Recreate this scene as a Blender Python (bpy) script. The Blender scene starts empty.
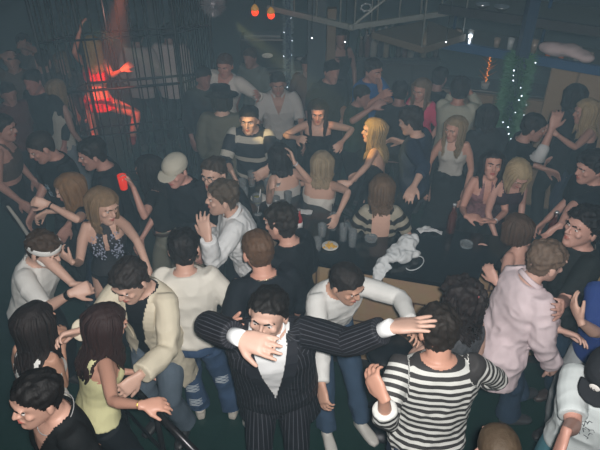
import bpy, bmesh, math, random
import numpy as np
from mathutils import Vector, Matrix

SC = bpy.context.scene
COL = SC.collection
R = math.radians
rng = np.random.default_rng(7)
random.seed(5)

# ---------------------------------------------------------------- camera
CAMZ, PITCH, FPX = 3.95, R(35), 600.0
cam_d = bpy.data.cameras.new('camera'); cam = bpy.data.objects.new('camera', cam_d); COL.objects.link(cam)
cam_d.sensor_width = 36; cam_d.lens = 36 * FPX / 600
cam.location = (0, 0, CAMZ); cam.rotation_euler = (math.pi / 2 - PITCH, 0, 0)
SC.camera = cam

def lin(c):
    return tuple(((v / 255) / 12.92 if v / 255 <= 0.04045 else ((v / 255 + 0.055) / 1.055) ** 2.4) for v in c)

# ---------------------------------------------------------------- world, exposure
w = bpy.data.worlds.new('world'); SC.world = w; w.use_nodes = True
bg = w.node_tree.nodes['Background']
bg.inputs[0].default_value = (0.26, 0.42, 0.53, 1); bg.inputs[1].default_value = 0.085
SC.view_settings.view_transform = 'Standard'; SC.view_settings.look = 'None'
SC.view_settings.exposure = 0.0; SC.view_settings.gamma = 1
SC.cycles.volume_bounces = 1
SC.cycles.max_bounces = 5
SC.cycles.sample_clamp_indirect = 3
SC.cycles.volume_step_rate = 4

def light(name, kind, loc, energy, color, size=0.3, target=None, spot=None, blend=0.4):
    l = bpy.data.lights.new(name, kind); l.energy = energy; l.color = color
    if kind == 'AREA': l.size = size
    else: l.shadow_soft_size = size
    if spot: l.spot_size = R(spot); l.spot_blend = blend
    o = bpy.data.objects.new(name, l); COL.objects.link(o); o.location = loc
    if target is not None:
        o.rotation_euler = (Vector(target) - Vector(loc)).to_track_quat('-Z', 'Y').to_euler()
    return o

def P(px, py, z):
    d = ray(px, py); t = (z - CAMZ) / d[2]
    return np.array([0, 0, CAMZ]) + t * d

def ray(px, py):
    x, y = (px - 300), (225 - py)
    fwd = np.array([0, math.cos(PITCH), -math.sin(PITCH)]); up = np.array([0, math.sin(PITCH), math.cos(PITCH)])
    d = np.array([1., 0, 0]) * x + up * y + fwd * FPX
    return d / np.linalg.norm(d)

def project(p):
    v = np.asarray(p) - np.array([0, 0, CAMZ])
    fwd = np.array([0, math.cos(PITCH), -math.sin(PITCH)]); up = np.array([0, math.sin(PITCH), math.cos(PITCH)])
    k = FPX / (v @ fwd)
    return np.array([300 + v[0] * k, 225 - (v @ up) * k])

# the camera's flash, just above the lens
light('camera_flash', 'SPOT', (0.05, -0.05, 4.05), 720, (1.0, 0.985, 0.96), 0.04, target=P(300, 240, 1.2), spot=100, blend=0.6)
# club spotlights
light('red_spotlight', 'SPOT', (-1.5, 5.3, 2.7), 620, (1.0, 0.15, 0.05), 0.05, target=P(103, 138, .15), spot=19, blend=.6)
light('amber_spotlight', 'SPOT', (-1.3, 3.6, 2.9), 260, (1.0, 0.74, 0.32), 0.03, target=P(249, 122, 1.62), spot=6.5, blend=.5)
light('amber_spotlight_bar', 'SPOT', (-0.5, 4.6, 2.6), 190, (1.0, 0.68, 0.2), 0.03, target=P(372, 140, 1.45), spot=16, blend=.5)
light('orange_spotlight_bar', 'SPOT', (-0.2, 4.4, 2.5), 90, (1.0, 0.5, 0.2), 0.03, target=P(318, 112, 1.55), spot=6.5, blend=.5)

# ---------------------------------------------------------------- materials
MATS = {}
def nodes(m):
    m.use_nodes = True; nt = m.node_tree
    return nt, nt.nodes['Principled BSDF']

def mat(name, c, rough=.6, noise=.12, nscale=12, bump=.0, bscale=60, metal=0, emit=None, estr=0, spec=.4, trans=0, coord='Object', stretch=None, sheen=0):
    key = (name, tuple(c), rough, bump)
    if key in MATS: return MATS[key]
    m = bpy.data.materials.new(name); nt, b = nodes(m)
    N, L = nt.nodes, nt.links
    cl = lin(c)
    b.inputs['Roughness'].default_value = rough; b.inputs['Metallic'].default_value = metal
    b.inputs['Specular IOR Level'].default_value = spec
    tc = N.new('ShaderNodeTexCoord')
    mp = N.new('ShaderNodeMapping'); L.new(tc.outputs[coord], mp.inputs[0])
    if stretch: mp.inputs['Scale'].default_value = stretch
    nz = N.new('ShaderNodeTexNoise'); nz.inputs['Scale'].default_value = nscale; nz.inputs['Detail'].default_value = 3
    L.new(mp.outputs[0], nz.inputs['Vector'])
    mx = N.new('ShaderNodeMix'); mx.data_type = 'RGBA'
    mx.inputs[6].default_value = (*[v * (1 - noise) for v in cl], 1); mx.inputs[7].default_value = (*[min(1, v * (1 + noise)) for v in cl], 1)
    L.new(nz.outputs[0], mx.inputs[0]); L.new(mx.outputs[2], b.inputs['Base Color'])
    if bump:
        bz = N.new('ShaderNodeTexNoise'); bz.inputs['Scale'].default_value = bscale; bz.inputs['Detail'].default_value = 2
        L.new(mp.outputs[0], bz.inputs['Vector'])
        bp = N.new('ShaderNodeBump'); bp.inputs['Strength'].default_value = bump; bp.inputs['Distance'].default_value = .01
        L.new(bz.outputs[0], bp.inputs['Height']); L.new(bp.outputs[0], b.inputs['Normal'])
    if emit:
        b.inputs['Emission Color'].default_value = (*lin(emit), 1); b.inputs['Emission Strength'].default_value = estr
    if trans: b.inputs['Transmission Weight'].default_value = trans
    MATS[key] = m
    return m

def stripe_mat(name, c1, c2, axis, period, duty, rough=.7, bands=None):
    """stripes woven in the cloth, read from the garment's own 'cl' coordinates"""
    key = (name, c1, c2)
    if key in MATS: return MATS[key]
    m = bpy.data.materials.new(name); nt, b = nodes(m); N, L = nt.nodes, nt.links
    b.inputs['Roughness'].default_value = rough; b.inputs['Specular IOR Level'].default_value = .25
    at = N.new('ShaderNodeAttribute'); at.attribute_name = 'cl'
    sx = N.new('ShaderNodeSeparateXYZ'); L.new(at.outputs['Vector'], sx.inputs[0])
    src = sx.outputs[axis]
    if bands:
        rp = N.new('ShaderNodeValToRGB'); rp.color_ramp.interpolation = 'CONSTANT'
        mr = N.new('ShaderNodeMapRange'); mr.inputs[1].default_value = 0; mr.inputs[2].default_value = 1
        L.new(src, mr.inputs[0]); L.new(mr.outputs[0], rp.inputs[0])
        els = rp.color_ramp.elements
        els[0].position = 0; els[0].color = (*lin(c1), 1); els[1].position = .9999; els[1].color = (*lin(c1), 1)
        for a, z in bands:
            e = els.new(a); e.color = (*lin(c2), 1)
            e = els.new(z); e.color = (*lin(c1), 1)
        L.new(rp.outputs[0], b.inputs['Base Color'])
    else:
        d = N.new('ShaderNodeMath'); d.operation = 'DIVIDE'; d.inputs[1].default_value = period; L.new(src, d.inputs[0])
        fr = N.new('ShaderNodeMath'); fr.operation = 'FRACT'; L.new(d.outputs[0], fr.inputs[0])
        lt = N.new('ShaderNodeMath'); lt.operation = 'LESS_THAN'; lt.inputs[1].default_value = duty; L.new(fr.outputs[0], lt.inputs[0])
        mx = N.new('ShaderNodeMix'); mx.data_type = 'RGBA'
        mx.inputs[6].default_value = (*lin(c1), 1); mx.inputs[7].default_value = (*lin(c2), 1)
        L.new(lt.outputs[0], mx.inputs[0]); L.new(mx.outputs[2], b.inputs['Base Color'])
    MATS[key] = m
    return m

# ---------------------------------------------------------------- mesh helpers
def nrm(v):
    v = np.asarray(v, float); l = np.linalg.norm(v)
    return v / l if l > 1e-9 else v

class MB:
    def __init__(s): s.v = []; s.f = []; s.n = 0; s.mi = []
    def add(s, v, f, mi=0):
        s.v.append(np.asarray(v, float)); s.f += [tuple(i + s.n for i in q) for q in f]; s.mi += [mi] * len(f); s.n += len(v)
    def tube(s, pts, ra, rb=None, A=None, B=None, seg=14, caps=True, mi=0, power=2.0, closed=False):
        """swept tube: centres, two half widths, two frame axes per ring"""
        pts = [np.asarray(p, float) for p in pts]; n = len(pts)
        if np.isscalar(ra): ra = [ra] * n
        rb = ra if rb is None else ([rb] * n if np.isscalar(rb) else rb)
        if A is None:
            t = [nrm(pts[min(i + 1, n - 1)] - pts[max(i - 1, 0)]) for i in range(n)]
            ref = np.array([0, 0, 1.]) if abs(t[0][2]) < .9 else np.array([1., 0, 0])
            a = nrm(np.cross(ref, t[0])); A = []; B = []
            for i in range(n):
                a = nrm(a - (a @ t[i]) * t[i]); A.append(a); B.append(np.cross(t[i], a))
        elif not isinstance(A, list):
            A = [A] * n; B = [B] * n
        th = np.linspace(0, 2 * math.pi, seg, endpoint=False)
        c, q = np.cos(th), np.sin(th)
        if power != 2.0:
            c = np.sign(c) * np.abs(c) ** (2 / power); q = np.sign(q) * np.abs(q) ** (2 / power)
        V = []
        for i in range(n):
            V.append(pts[i] + np.outer(c * ra[i], A[i]) + np.outer(q * rb[i], B[i]))
        F = []
        for i in range(n - 1 if not closed else n):
            j = (i + 1) % n
            for k in range(seg):
                k2 = (k + 1) % seg
                F.append((i * seg + k, i * seg + k2, j * seg + k2, j * seg + k))
        V = np.concatenate(V)
        if caps and not closed:
            V = np.concatenate([V, [pts[0]], [pts[-1]]]); a, b = n * seg, n * seg + 1
            for k in range(seg):
                k2 = (k + 1) % seg
                F.append((a, k2, k)); F.append((b, (n - 1) * seg + k, (n - 1) * seg + k2))
        s.add(V, F, mi)
    def limb(s, pts, r, A=None, B=None, seg=12, mi=0, flat=1.0):
        """tube with rounded ends"""
        pts = [np.asarray(p, float) for p in pts]; r = list(r)
        t0 = nrm(pts[0] - pts[1]); t1 = nrm(pts[-1] - pts[-2])
        P_ = [pts[0] + t0 * r[0] * .75, pts[0] + t0 * r[0] * .45] + pts + [pts[-1] + t1 * r[-1] * .45, pts[-1] + t1 * r[-1] * .75]
        rr = [r[0] * .45, r[0] * .85] + r + [r[-1] * .85, r[-1] * .45]
        s.tube(P_, rr, [x * flat for x in rr], A, B, seg, True, mi)
    def ell(s, c, ax, seg=14, rings=9, mi=0):
        c = np.asarray(c, float); ax = np.asarray(ax, float)
        if ax.ndim == 1: ax = np.diag(ax)
        V = []; F = []
        for i in range(1, rings):
            ph = math.pi * i / rings
            for k in range(seg):
                th = 2 * math.pi * k / seg
                V.append(c + ax[0] * math.sin(ph) * math.cos(th) + ax[1] * math.sin(ph) * math.sin(th) + ax[2] * math.cos(ph))
        V += [c + ax[2], c - ax[2]]; a, b = len(V) - 2, len(V) - 1
        for i in range(rings - 2):
            for k in range(seg):
                k2 = (k + 1) % seg
                F.append((i * seg + k, (i + 1) * seg + k, (i + 1) * seg + k2, i * seg + k2))
        for k in range(seg):
            k2 = (k + 1) % seg
            F.append((a, k, k2)); F.append((b, (rings - 2) * seg + k2, (rings - 2) * seg + k))
        s.add(V, F, mi)
    def box(s, c, h, M=None, mi=0):
        c = np.asarray(c, float); M = np.eye(3) if M is None else np.asarray(M)
        V = [c + M.T @ (np.array([x, y, z]) * h) for x in (-1, 1) for y in (-1, 1) for z in (-1, 1)]
        s.add(V, [(0, 1, 3, 2), (4, 6, 7, 5), (0, 4, 5, 1), (2, 3, 7, 6), (0, 2, 6, 4), (1, 5, 7, 3)], mi)
    def lathe(s, c, prof, seg=20, mi=0):
        c = np.asarray(c, float)
        s.tube([c + np.array([0, 0, z]) for r, z in prof], [r for r, z in prof], None, np.array([1., 0, 0]), np.array([0, 1., 0]), seg, True, mi)
    def mesh(s, name):
        m = bpy.data.meshes.new(name)
        m.from_pydata(np.concatenate(s.v).tolist(), [], s.f)
        return m
    def build(s, name, mats, parent=None, smooth=True, loc=None, bevel=0):
        v = np.concatenate(s.v)
        off = np.zeros(3)
        if loc is not None: off = np.asarray(loc, float)
        elif parent is not None: off = np.array(parent_world(parent))
        m = bpy.data.meshes.new(name); m.from_pydata((v - off).tolist(), [], s.f)
        for x in (mats if isinstance(mats, (list, tuple)) else [mats]): m.materials.append(x)
        m.polygons.foreach_set('material_index', s.mi)
        if smooth: m.polygons.foreach_set('use_smooth', [True] * len(m.polygons))
        o = bpy.data.objects.new(name, m); COL.objects.link(o)
        if parent is not None: o.parent = parent
        elif loc is not None: o.location = loc
        if bevel:
            b = o.modifiers.new('bevel', 'BEVEL'); b.width = bevel; b.segments = 2; b.limit_method = 'ANGLE'
        return o

def parent_world(p):
    l = np.array(p.location, float)
    return l if p.parent is None else l + parent_world(p.parent)

def tag(o, label=None, cat=None, group=None, kind=None):
    if label: o['label'] = label
    if cat: o['category'] = cat
    if group: o['group'] = group
    if kind: o['kind'] = kind
    return o

def empty(name, loc, label, cat, group=None):
    o = bpy.data.objects.new(name, None); COL.objects.link(o); o.location = loc
    o.empty_display_size = .1
    return tag(o, label, cat, group)

_tmp = None
def remesh(mb, voxel, smooth=3):
    """union of all pieces as one continuous surface -> (verts, normals, quads)"""
    me = mb.mesh('tmp')
    o = bpy.data.objects.new('tmp', me); COL.objects.link(o)
    r = o.modifiers.new('r', 'REMESH'); r.mode = 'VOXEL'; r.voxel_size = voxel
    if smooth:
        k = o.modifiers.new('s', 'SMOOTH'); k.iterations = smooth; k.factor = .5
    dg = bpy.context.evaluated_depsgraph_get()
    ev = o.evaluated_get(dg); m = ev.to_mesh()
    n = len(m.vertices); v = np.empty(n * 3); m.vertices.foreach_get('co', v)
    nn = np.empty(n * 3); m.vertex_normals.foreach_get('vector', nn)
    q = np.empty(len(m.loops), int); m.loops.foreach_get('vertex_index', q)
    ev.to_mesh_clear(); bpy.data.objects.remove(o); bpy.data.meshes.remove(me)
    return v.reshape(-1, 3), nn.reshape(-1, 3), q.reshape(-1, 4)

def arr_obj(name, v, q, mats, parent, attr=None, mi=None):
    used = np.unique(q); mp = np.full(len(v), -1); mp[used] = np.arange(len(used))
    v = v[used]; q = mp[q]
    off = parent_world(parent)
    m = bpy.data.meshes.new(name)
    m.vertices.add(len(v)); m.vertices.foreach_set('co', (v - off).ravel())
    m.loops.add(q.size); m.loops.foreach_set('vertex_index', q.ravel())
    m.polygons.add(len(q)); m.polygons.foreach_set('loop_start', np.arange(0, q.size, 4))
    m.polygons.foreach_set('use_smooth', [True] * len(q))
    for x in (mats if isinstance(mats, (list, tuple)) else [mats]): m.materials.append(x)
    if mi is not None: m.polygons.foreach_set('material_index', mi.astype(int))
    if attr is not None:
        a = m.attributes.new('cl', 'FLOAT_VECTOR', 'POINT'); a.data.foreach_set('vector', attr[used].ravel())
    m.update(calc_edges=True); m.validate()
    o = bpy.data.objects.new(name, m); COL.objects.link(o); o.parent = parent
    return o

def folds(v, freq, seed, stretch=(1, 1, 1)):
    """smooth pseudo noise in [-1,1]"""
    g = np.random.default_rng(seed); x = v * np.array(stretch); out = np.zeros(len(v)); a = 1; tot = 0
    for o in range(3):
        for k in range(4):
            d = g.normal(size=3); d /= np.linalg.norm(d)
            out += a * np.sin(x @ d * freq * (1 + o * .9) + g.uniform(0, 6.28) + 1.3 * np.sin(x @ g.normal(size=3) * freq * .4))
            tot += a
        a *= .6
    return out / tot * 1.8
# ---------------------------------------------------------------- the room
def plain(name, mb, m, smooth=False): return tag(mb.build(name, m, smooth=smooth), kind='structure')
FL = mat('dance_floor', (16, 44, 38), .38, .3, 3, bump=.12, bscale=30, spec=.4)
e = MB(); e.box([0, 7, -.05], [8.5, 8.5, .05]); plain('floor', e, FL)
WALLM = mat('dark_wall', (26, 32, 36), .9, .25, 2.5, bump=.2, bscale=20)
e = MB(); e.box([0, 15.4, 1.7], [8.5, .1, 1.7]); plain('wall_back', e, WALLM)
e = MB(); e.box([-8.4, 7, 1.7], [.1, 8.5, 1.7]); plain('wall_left', e, WALLM)
e = MB(); e.box([8.4, 7, 1.7], [.1, 8.5, 1.7]); plain('wall_right', e, WALLM)
# smoke filled air
v = bpy.data.materials.new('club_smoke'); v.use_nodes = True; nt = v.node_tree; nt.nodes.clear()
out = nt.nodes.new('ShaderNodeOutputMaterial'); sc_ = nt.nodes.new('ShaderNodeVolumeScatter')
sc_.inputs['Color'].default_value = (.56, .83, 1, 1); sc_.inputs['Density'].default_value = .052; sc_.inputs['Anisotropy'].default_value = .0
nt.links.new(sc_.outputs[0], out.inputs['Volume'])
e = MB(); e.box([0, 9.2, 1.9], [8.2, 6.05, 1.88]); o = e.build('smoke_haze', v, smooth=False); tag(o, 'bluish stage smoke hanging over the back of the club', 'smoke', kind='stuff')
v2 = v.copy(); v2.name = 'thin_smoke'; v2.node_tree.nodes['Volume Scatter'].inputs['Density'].default_value = .03
e = MB(); e.box([0, 2.3, 1.7], [8.2, .845, 1.68]); o = e.build('thin_haze', v2, smooth=False); tag(o, 'thin smoke in the air over the nearest dancers', 'smoke', kind='stuff')
# ---------------------------------------------------------------- people
HEADR = [(-.118, .014, .070, .050), (-.108, .030, .084, .020), (-.09, .044, .088, -.03), (-.06, .057, .084, -.065), (-.03, .064, .083, -.082), (0, .069, .084, -.092),
         (.03, .073, .088, -.098), (.06, .071, .085, -.098), (.085, .060, .070, -.085), (.105, .040, .044, -.058), (.116, .016, .016, -.026)]
TORSO = {
 'm': [(.00, .062, .058, -.012), (-.03, .115, .068, -.012), (-.065, .160, .088, -.006), (-.12, .176, .108, 0), (-.20, .172, .118, .006), (-.30, .155, .108, .004),
       (-.38, .146, .102, .002), (-.46, .156, .105, -.002), (-.53, .168, .115, -.008), (-.60, .155, .108, -.008), (-.65, .10, .08, -.004)],
 'f': [(.00, .050, .047, -.010), (-.03, .088, .056, -.010), (-.065, .132, .074, -.005), (-.12, .146, .092, 0), (-.20, .142, .100, .004), (-.30, .118, .088, .002),
       (-.36, .115, .086, 0), (-.44, .142, .10, -.006), (-.52, .166, .115, -.012), (-.60, .152, .108, -.010), (-.65, .10, .08, -.004)]}
LOD = {0: (.0068, .009, .008), 1: (.0085, .011, .010), 2: (.0115, .014, .013)}
REPORT = []


def rot_local(yaw, pitch, roll):
    """rows are axes X(left) Y(forward) Z(up) in the parent frame; yaw+ turns to the left, pitch+ nods down"""
    y, p, r = R(yaw), R(pitch), R(roll)
    Z = Matrix.Rotation(-y, 3, 'Z'); X = Matrix.Rotation(-p, 3, 'X'); Y = Matrix.Rotation(r, 3, 'Y')
    return np.array((Z @ X @ Y).transposed())

def ik(S, T, l1, l2, pole):
    d = T - S; D = np.linalg.norm(d); u = nrm(d)
    D = min(max(D, abs(l1 - l2) + .02), (l1 + l2) * .995); T = S + u * D
    a = (l1 * l1 - l2 * l2 + D * D) / (2 * D); h = math.sqrt(max(l1 * l1 - a * a, 0))
    p = nrm(pole - (pole @ u) * u)
    return S + u * a + p * h, T, u, a, h

SKINM = {}
def skin(c=(205, 160, 135)):
    c = (c[0] * .94, c[1] * .975, c[2] * 1.03)
    return mat('skin', c, rough=.48, noise=.06, nscale=25, spec=.35)

def surf_pt(s, rings, O, F, x, z, infl, back=False):
    """point on the front of the torso at lateral x and height z"""
    zs = [r[0] for r in rings][::-1]
    hw = np.interp(z, zs, [r[1] for r in rings][::-1]) + infl; hd = np.interp(z, zs, [r[2] for r in rings][::-1]) + infl; oy = np.interp(z, zs, [r[3] for r in rings][::-1])
    y = hd * math.sqrt(max(0, 1 - (x / hw) ** 2)) if abs(x) < hw else 0
    return O + s * (F[0] * x + F[1] * (oy + (-y if back else y)) + F[2] * z)

def person(px, py, f, label, s=None, sex='m', lean=(4, 0), head=(0, 8, 0), Rh=None, Lh=None, lod=1, sk=(205, 160, 135),
           hair=('short', (45, 34, 28)), top=None, bot=None, shoe=(40, 38, 38), floor=0., seat=None, feet=None, group=None, wid=1., extra=None, beard=None, Hz=None, hip=None, stance=.11, knee=None, lips=None):
    if s is None: s = 1.0 if sex == 'm' else .94
    fem = sex == 'f'
    fa = R(f); F0 = np.array([[math.cos(fa), math.sin(fa), 0], [math.sin(fa), -math.cos(fa), 0], [0, 0, 1.]])
    T = rot_local(0, lean[0], lean[1]) @ F0            # torso axes as rows
    HS = (1.12, 1.07, 1.0)[lod]
    Hd = rot_local(*head) @ F0 * HS                   # head axes as rows (relative to the facing)
    rel_head = s * (T[2] * .036 + Hd[1] * .022 + Hd[2] * .078 + T[1] * .016)
    hip_rel = -s * T[2] * .555
    legL = (.43 * s, .42 * s)
    hipz = floor + (seat if seat is not None else .905 * s)
    if Hz is None: Hz = hipz - hip_rel[2] + rel_head[2]
    H = P(px, py, Hz)
    N = H - rel_head
    PV = N + hip_rel
    # ------- arms
    sx = (.158 if not fem else .128) * wid
    arms = {}
    AL = (.285 * s, .255 * s)
    for side, sg, spec in (('L', 1, Lh), ('R', -1, Rh)):
        S = N + s * (T[0] * sg * sx - T[2] * .055)
        out = T[0] * sg
        spec = dict(spec or {})
        if 'h' in spec:
            d = ray(*spec['h']); C0 = np.array([0, 0, CAMZ]); rr = spec.get('r', .9) * sum(AL)
            b = (S - C0) @ d; c2 = (S - C0) @ (S - C0) - rr * rr; disc = b * b - c2
            if disc < 0: t = b; REPORT.append((label[:30], side, 'reach', round(math.sqrt(max((S - C0) @ (S - C0) - b * b, 0)) / sum(AL), 2)))
            else: t = b - math.sqrt(disc) * spec.get('n', 1)
            W = C0 + d * t
        elif 'l' in spec:
            a = spec['l']; W = S + s * (out * a[0] + T[1] * a[1] + np.array([0, 0, 1.]) * a[2])
        else:
            W = S + s * (out * .07 + F0[1] * .09 - np.array([0, 0, 1.]) * .50)
        pole = out * .5 - F0[1] * .7 - np.array([0, 0, 1.]) * .6
        if 'p' in spec:
            a = spec['p']; pole = out * a[0] + F0[1] * a[1] + np.array([0, 0, 1.]) * a[2]
        E, W, u, a_, h_ = ik(S, W, *AL, pole)
        if 'e' in spec:
            best = None; p0 = nrm(np.cross(u, [0.13, .2, 1])); p1 = np.cross(u, p0)
            for k in range(72):
                th = k * math.pi / 36; e = S + u * a_ + (p0 * math.cos(th) + p1 * math.sin(th)) * h_
                er = np.linalg.norm(project(e) - np.array(spec['e'])) + e[2] * 6
                if best is None or er < best[0]: best = (er, e)
            E = best[1]
        fd = nrm(W - E)
        hd = fd
        if 'hd' in spec:
            D = np.linalg.norm(W - [0, 0, CAMZ]); q = np.array([0, 0, CAMZ]) + ray(*spec['hd']) * (D + spec.get('hz', 0)); hd = nrm(q - W)
        n0 = spec.get('pn'); n0 = (-out * .8 - np.array([0, 0, .5])) if n0 is None else np.array(n0, float)
        n0 = nrm(n0 - (n0 @ hd) * hd)
        arms[side] = dict(S=S, E=E, W=W, hd=hd, n=n0, sg=sg, hs=spec.get('hs', 1.0), curl=spec.get('curl', .38), spread=spec.get('spread', .10))
    # ------- legs
    legs = {}
    for side, sg in (('L', 1), ('R', -1)):
        hp = PV + s * T[0] * sg * .088
        if feet and feet.get(side) is not None:
            q = feet[side]; ft = P(q[0], q[1], floor + .07) if len(q) == 2 else PV + s * (F0[0] * q[0] + F0[1] * q[1]) + np.array([0, 0, q[2] - PV[2]])
        else:
            ft = np.array([PV[0], PV[1], 0]) + F0[0] * sg * stance * s + F0[1] * .0; ft[2] = floor + .085 * s
        kp = F0[1] + F0[0] * sg * .12 if knee is None else F0[1] * knee[0] + F0[0] * sg * knee[1] + np.array([0, 0, 1.]) * knee[2]
        K, A, *_ = ik(hp, ft, *legL, kp)
        legs[side] = dict(H=hp, K=K, A=A, sg=sg)
    rootloc = (float(PV[0]), float(PV[1]), floor)
    root = empty('person', rootloc, label, 'person', group)
    vb, vc, vh = LOD[lod]
    rings = [(z, a * wid, b * (wid + 1) / 2, o) for z, a, b, o in TORSO['f' if fem else 'm']]
    def torso_tube(mb, z0, z1, infl, hem=0.0, seg=22, minw=0):
        zs = [r[0] for r in rings]
        zz = [z0] + [z for z in zs if z1 < z < z0] + [z1]
        I = lambda z, k: np.interp(-z, [-x for x in zs], [r[k] for r in rings])
        pts = [N + s * (T[2] * z + T[1] * I(z, 3)) for z in zz]
        ext = [hem * max(0, (-.35 - z)) / .3 for z in zz]
        hipw = lambda z: max(I(z, 1), .15 if z < -.6 else 0, minw * wid if z < -.2 else 0)
        mb.tube(pts, [s * (hipw(z) + infl + e) for z, e in zip(zz, ext)], [s * (max(I(z, 2), .10 if z < -.6 else 0) + infl + e) for z, e in zip(zz, ext)], T[0], T[1], seg, True, power=2.25)
    ar = (.054, .047, .039, .040, .025) if not fem else (.042, .037, .031, .032, .020)
    def arm_tube(mb, a, infl, frac=1.0, cuff=None):
        S, E, W = a['S'], a['E'], a['W']
        sh = S - T[0] * a['sg'] * .02 * s
        up = nrm(E - S); lo = nrm(W - E)
        nn_ = np.cross(up, lo); nn_ = nrm(nn_) if np.linalg.norm(nn_) > .05 else nrm(np.cross(up, T[1] + .01))
        ts = [0, .35, .75, 1.0, 1.25, 1.6, 2.0]
        rr = [ar[0] * 1.05, ar[0], ar[1] * .97, ar[2], ar[3], (ar[3] + ar[4]) / 2, ar[4]]
        tt = np.array(ts); lim = frac * 2
        T_ = [t for t in ts if t < lim - .05] + [lim]
        pts, rad, A, B = [], [], [], []
        for t in T_:
            p = S + (E - S) * t if t <= 1 else E + (W - E) * (t - 1)
            if t == 1.0: p = p - nrm((S + W) / 2 - E) * (-.006)
            if t == 0: p = sh
            d = up if t < 1 else (nrm(up + lo) if t == 1 else lo)
            pts.append(p); rad.append(s * (np.interp(t, ts, rr) + infl + (cuff or 0) * max(0, t - .3) / 1.7)); A.append(nn_); B.append(nrm(np.cross(d, nn_)))
        mb.tube([pts[0] - up * rad[0] * .5] + pts, [rad[0] * .75] + rad, None, [A[0]] + A, [B[0]] + B, 14, True)
    # ------- body
    legs_bare = not bot or bot.get('kind') in ('skirt', 'bare')
    mb = MB()
    torso_tube(mb, 0, -.65, 0)
    neck0, neck1 = N + s * (-T[2] * .03 - T[1] * .012), H + s * (-Hd[2] * .055 - Hd[1] * .022)
    nr = (.056 if not fem else .046) * s * (.5 + wid / 2)
    mb.tube([neck0, (neck0 + neck1) / 2, neck1], [nr * 1.15, nr, nr * .98], None, T[0], T[1], 16)
    if fem:
        for sg in (1, -1): mb.ell(surf_pt(s, rings, N, T, sg * .062, -.185, -.035), np.array([T[0] * .058, T[1] * .062, T[2] * .060]) * s)
    hw = .97 if fem else 1.03
    # head
    fz = [r[0] for r in HEADR]
    mb.tube([H + s * (Hd[2] * z + Hd[1] * (a + b) / 2) for z, w_, a, b in HEADR], [s * w_ * hw for z, w_, a, b in HEADR], [s * (a - b) / 2 for z, w_, a, b in HEADR], Hd[0], Hd[1], 24, True, power=2.2)
    hp_ = lambda x, y, z: H + s * (Hd[0] * x + Hd[1] * y + Hd[2] * z)
    if lod < 2:
        mb.limb([hp_(0, .083, .022), hp_(0, .096, .0), hp_(0, .106, -.024)], [s * .007, s * .0095, s * .0125])
        for sg in (1, -1): mb.ell(hp_(sg * .009, .094, -.028), [.0085 * s] * 3, 8, 6)
        mb.ell(hp_(0, .086, -.055), np.array([Hd[0] * .024, Hd[1] * .010, Hd[2] * .011]) * s)      # mouth
        mb.ell(hp_(0, .086, .030), np.array([Hd[0] * .055, Hd[1] * .012, Hd[2] * .012]) * s)       # brow ridge
        for sg in (1, -1): mb.ell(hp_(sg * .042, .062, -.018), np.array([Hd[0] * .020, Hd[1] * .018, Hd[2] * .018]) * s)  # cheeks
        mb.ell(hp_(0, .080, -.092), np.array([Hd[0] * .022, Hd[1] * .014, Hd[2] * .014]) * s)      # chin
    else:
        mb.limb([hp_(0, .082, .02), hp_(0, .102, -.024)], [s * .009, s * .014])
    for sg in (1, -1):
        mb.ell(hp_(sg * .077 * hw, -.012, -.008), np.array([(Hd[0] * sg + Hd[1] * -.5) * .009, Hd[1] * .017 + Hd[0] * sg * .006, Hd[2] * .031]) * s, 10, 8)
    # arms and hands
    for a in arms.values():
        arm_tube(mb, a, 0)
        hand(mb, a, s * (1.14 if not fem else 1.0) * a['hs'])
    if legs_bare:
        lr = (.086, .078, .055, .054, .036)
        for l in legs.values():
            leg_tube(mb, l, s, [x + .0 for x in lr])
    v, n, q = remesh(mb, vb, 3 if lod < 2 else 2)
    hl = (v - H) @ Hd.T / s / HS ** 2
    if lod < 2:
        disp = np.zeros_like(v)
        for sg in (1, -1):
            w_ = np.exp(-(((hl[:, 0] - sg * .031) / .015) ** 2 + ((hl[:, 2] - .008) / .010) ** 2 + ((hl[:, 1] - .085) / .03) ** 2))
            disp -= np.outer(w_ * .009 * s, Hd[1])
        w_ = np.exp(-((hl[:, 0] / .028) ** 2 + ((hl[:, 2] + .056) / .0035) ** 2 + ((hl[:, 1] - .09) / .02) ** 2))
        disp -= np.outer(w_ * .004 * s, Hd[1])
        v = v + disp
    arr_obj('body', v, q, skin(sk), root)
    # face parts
    if lod < 2:
        for sg in (1, -1):
            e = MB(); e.ell(hp_(sg * .031, .0765, .006), np.array([Hd[0] * .0125, Hd[1] * .0075, Hd[2] * .0055]) * s, 10, 6)
            e.ell(hp_(sg * .031, .0815, .005), np.array([Hd[0] * .0052, Hd[1] * .0035, Hd[2] * .0045]) * s, 8, 6, mi=1)
            e.build('eye', [mat('eye_white', (190, 180, 175), .3), mat('iris', (35, 25, 20), .2)], root)
            hc = hair[1] if hair and hair[1] else (50, 38, 30)
            e = MB(); e.limb([hp_(sg * .013, .0965, .024), hp_(sg * .032, .0935, .031), hp_(sg * .052, .0765, .026)], [.0045 * s, .0055 * s, .003 * s], seg=6)
            e.build('eyebrow', mat('brow_hair', tuple(int(x * .75) for x in hc), .8), root)
        e = MB(); lc = lips or (165, 95, 85)
        e.limb([hp_(-.021, .0845, -.053), hp_(-.008, .0955, -.0505), hp_(.008, .0955, -.0505), hp_(.021, .0845, -.053)], [.0025 * s, .004 * s, .004 * s, .0025 * s], seg=6)
        e.limb([hp_(-.018, .084, -.060), hp_(0, .0955, -.0625), hp_(.018, .084, -.060)], [.0025 * s, .0055 * s, .0025 * s], seg=6)
        e.build('lips', mat('lips', lc, .4), root)
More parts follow.
